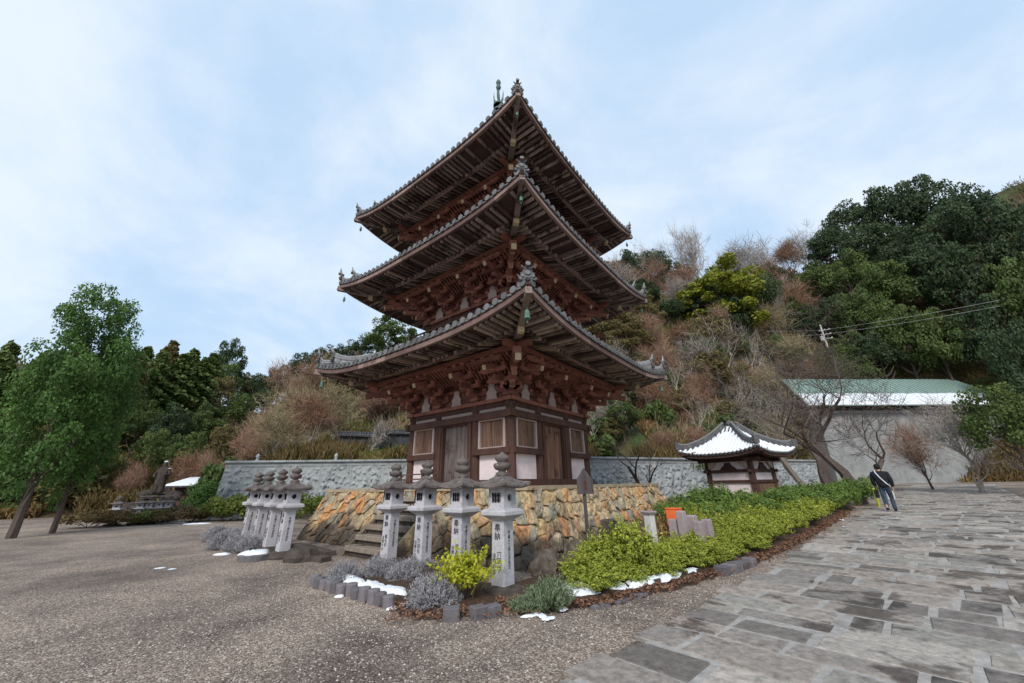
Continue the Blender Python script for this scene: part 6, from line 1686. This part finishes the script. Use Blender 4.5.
hr = skin_mesh('hair', [(0, -.02, 1.54, .075), (0, -.01, 1.62, .115), (0, .01, 1.7, .11), (0, .02, 1.76, .06)], [(0, 1), (1, 2), (2, 3)]); link(hr, 'hair', person, ['hair'], True)
for sx, (fy, fz) in ((1, (.1, .0)), (-1, (-.15, .03))):
    mb = MB(); mb.tube([(sx*.1, fy-.12, fz+.05), (sx*.1, fy, fz+.06), (sx*.1, fy+.14, fz+.035)], [.045, .055, .035], 8); mb.build('shoe', 'jacket', person, True)
for sx in (-1, 1):      # hands: palm with four fingers and thumb, relaxed
    hx, hy, hz = sx*.235, .085 if sx > 0 else .13, .8
    vs = [(hx, hy, hz+.06, .028), (hx, hy+.005, hz, .032)]; ed = [(0, 1)]
    for f in range(4):
        b0 = len(vs); y_ = hy+(-.03+.02*f); L = [.06, .075, .08, .07][f]
        vs += [(hx, y_, hz-.035, .01), (hx-sx*.006, y_, hz-.035-L*.5, .009), (hx-sx*.02, y_, hz-.035-L, .007)]; ed += [(1, b0), (b0, b0+1), (b0+1, b0+2)]
    b0 = len(vs); vs += [(hx-sx*.015, hy+.035, hz, .011), (hx-sx*.025, hy+.055, hz-.035, .009)]; ed += [(1, b0), (b0, b0+1)]
    link(skin_mesh('hand', vs, ed, 1), 'hand', person, ['skin'], True)
mb = MB(); mb.tube([(-.12, .14, 1.42), (-.13, .03, 1.53), (-.1, -.12, 1.4), (0, -.165, 1.2), (.12, -.15, 1.0), (.19, -.02, .9)], .022, 6); mb.build('strap', 'strap', person)
bg = rock_ = MB(); bg.box((-.3, .06, .62), (.1, .3, .3)); bg.tube([(-.3, -.06, .77), (-.27, .06, .86), (-.3, .18, .77)], .012, 5); o = bg.build('hand_bag', 'jacket', None, bevel=.03); 
o.location = person.location; o.rotation_euler = person.rotation_euler; tag(o, 'dark bag carried in the left hand of the walking person', 'bag')
# yellow-green marker post and snowy kerb by the path end
p = at(879, 505, 24); mb = MB(); mb.lathe([(.05, 0), (.05, .75), (.03, .8)], 8); o = mb.build('marker_post', 'leaf_azalea_bright'); o.location = (p[0], p[1], gz(p[0], p[1])); tag(o, 'thin yellow marker post left of the walking person', 'post')
a, b = at(864, 489, 30), at(890, 491, 29); mb = MB(); mb.beam((a[0], a[1], a[2]-.25), (b[0], b[1], b[2]-.25), .4, .5); o = mb.build('low_kerb_wall', 'white_stone', None, bevel=.03); tag(o, 'low pale kerb wall dusted with snow beyond the walking person', 'wall')

# ================================================================== LIGHT
w = bpy.data.worlds.new('World'); S.world = w; w.use_nodes = True
nt = w.node_tree; nt.nodes.clear(); L_ = nt.links.new
SUN_EL, SUN_AZ = 38, 200     # degrees; azimuth of the sun clockwise from +y
sky = nt.nodes.new('ShaderNodeTexSky'); sky.sky_type = 'NISHITA'; sky.sun_disc = False; sky.sun_elevation = R(SUN_EL); sky.sun_rotation = R(SUN_AZ)
sky.air_density = 1; sky.dust_density = 2.0
tc = nt.nodes.new('ShaderNodeTexCoord'); sx = nt.nodes.new('ShaderNodeSeparateXYZ'); L_(tc.outputs['Generated'], sx.inputs[0])
mxz = nt.nodes.new('ShaderNodeMath'); mxz.operation = 'MAXIMUM'; mxz.inputs[1].default_value = 0; L_(sx.outputs['Z'], mxz.inputs[0])
ad = nt.nodes.new('ShaderNodeMath'); ad.operation = 'ADD'; ad.inputs[1].default_value = .35; L_(mxz.outputs[0], ad.inputs[0])
dv = [nt.nodes.new('ShaderNodeMath') for _ in range(2)]
cb = nt.nodes.new('ShaderNodeCombineXYZ')
for i in range(2): dv[i].operation = 'DIVIDE'; L_(sx.outputs[i], dv[i].inputs[0]); L_(ad.outputs[0], dv[i].inputs[1]); L_(dv[i].outputs[0], cb.inputs[i])
def nz(scale, det, rough, dist=0):
    n = nt.nodes.new('ShaderNodeTexNoise'); n.inputs['Scale'].default_value = scale; n.inputs['Detail'].default_value = det; n.inputs['Roughness'].default_value = rough; n.inputs['Distortion'].default_value = dist
    L_(cb.outputs[0], n.inputs['Vector']); return n
na, nb_ = nz(1.3, 9, .55, .6), nz(3.6, 6, .6, .3)
sm = nt.nodes.new('ShaderNodeMath'); sm.operation = 'MULTIPLY_ADD'; sm.inputs[1].default_value = .35; L_(nb_.outputs[0], sm.inputs[0]); L_(na.outputs[0], sm.inputs[2])
cl = nt.nodes.new('ShaderNodeMapRange'); cl.inputs['From Min'].default_value = .5; cl.inputs['From Max'].default_value = .85; cl.interpolation_type = 'SMOOTHSTEP'; L_(sm.outputs[0], cl.inputs['Value'])
cc = nt.nodes.new('ShaderNodeMix'); cc.data_type = 'RGBA'; cc.inputs['A'].default_value = (.48, .65, .86, 1); cc.inputs['B'].default_value = (.77, .85, .93, 1); L_(cl.outputs[0], cc.inputs['Factor'])
bg1 = nt.nodes.new('ShaderNodeBackground'); L_(sky.outputs[0], bg1.inputs[0]); bg1.inputs[1].default_value = .1
bg2 = nt.nodes.new('ShaderNodeBackground'); L_(cc.outputs['Result'], bg2.inputs[0]); bg2.inputs[1].default_value = 1.0
ms = nt.nodes.new('ShaderNodeMixShader'); ms.inputs[0].default_value = .85; L_(bg1.outputs[0], ms.inputs[1]); L_(bg2.outputs[0], ms.inputs[2])
wo = nt.nodes.new('ShaderNodeOutputWorld'); L_(ms.outputs[0], wo.inputs[0])
sd = bpy.data.lights.new('sun', 'SUN'); sd.energy = 1.9; sd.angle = R(14); sd.color = (1, .95, .88)
so = bpy.data.objects.new('sun', sd); COL.objects.link(so)
dirv = Vector((math.sin(R(SUN_AZ))*math.cos(R(SUN_EL)), math.cos(R(SUN_AZ))*math.cos(R(SUN_EL)), math.sin(R(SUN_EL))))
so.rotation_euler = (-dirv).to_track_quat('-Z', 'Y').to_euler()
S.view_settings.view_transform = 'Standard'; S.view_settings.look = 'None'; S.view_settings.exposure = .32; S.view_settings.gamma = 1
S.cycles.max_bounces = 6; S.cycles.diffuse_bounces = 4; S.cycles.transparent_max_bounces = 4
S.cycles.use_denoising = True
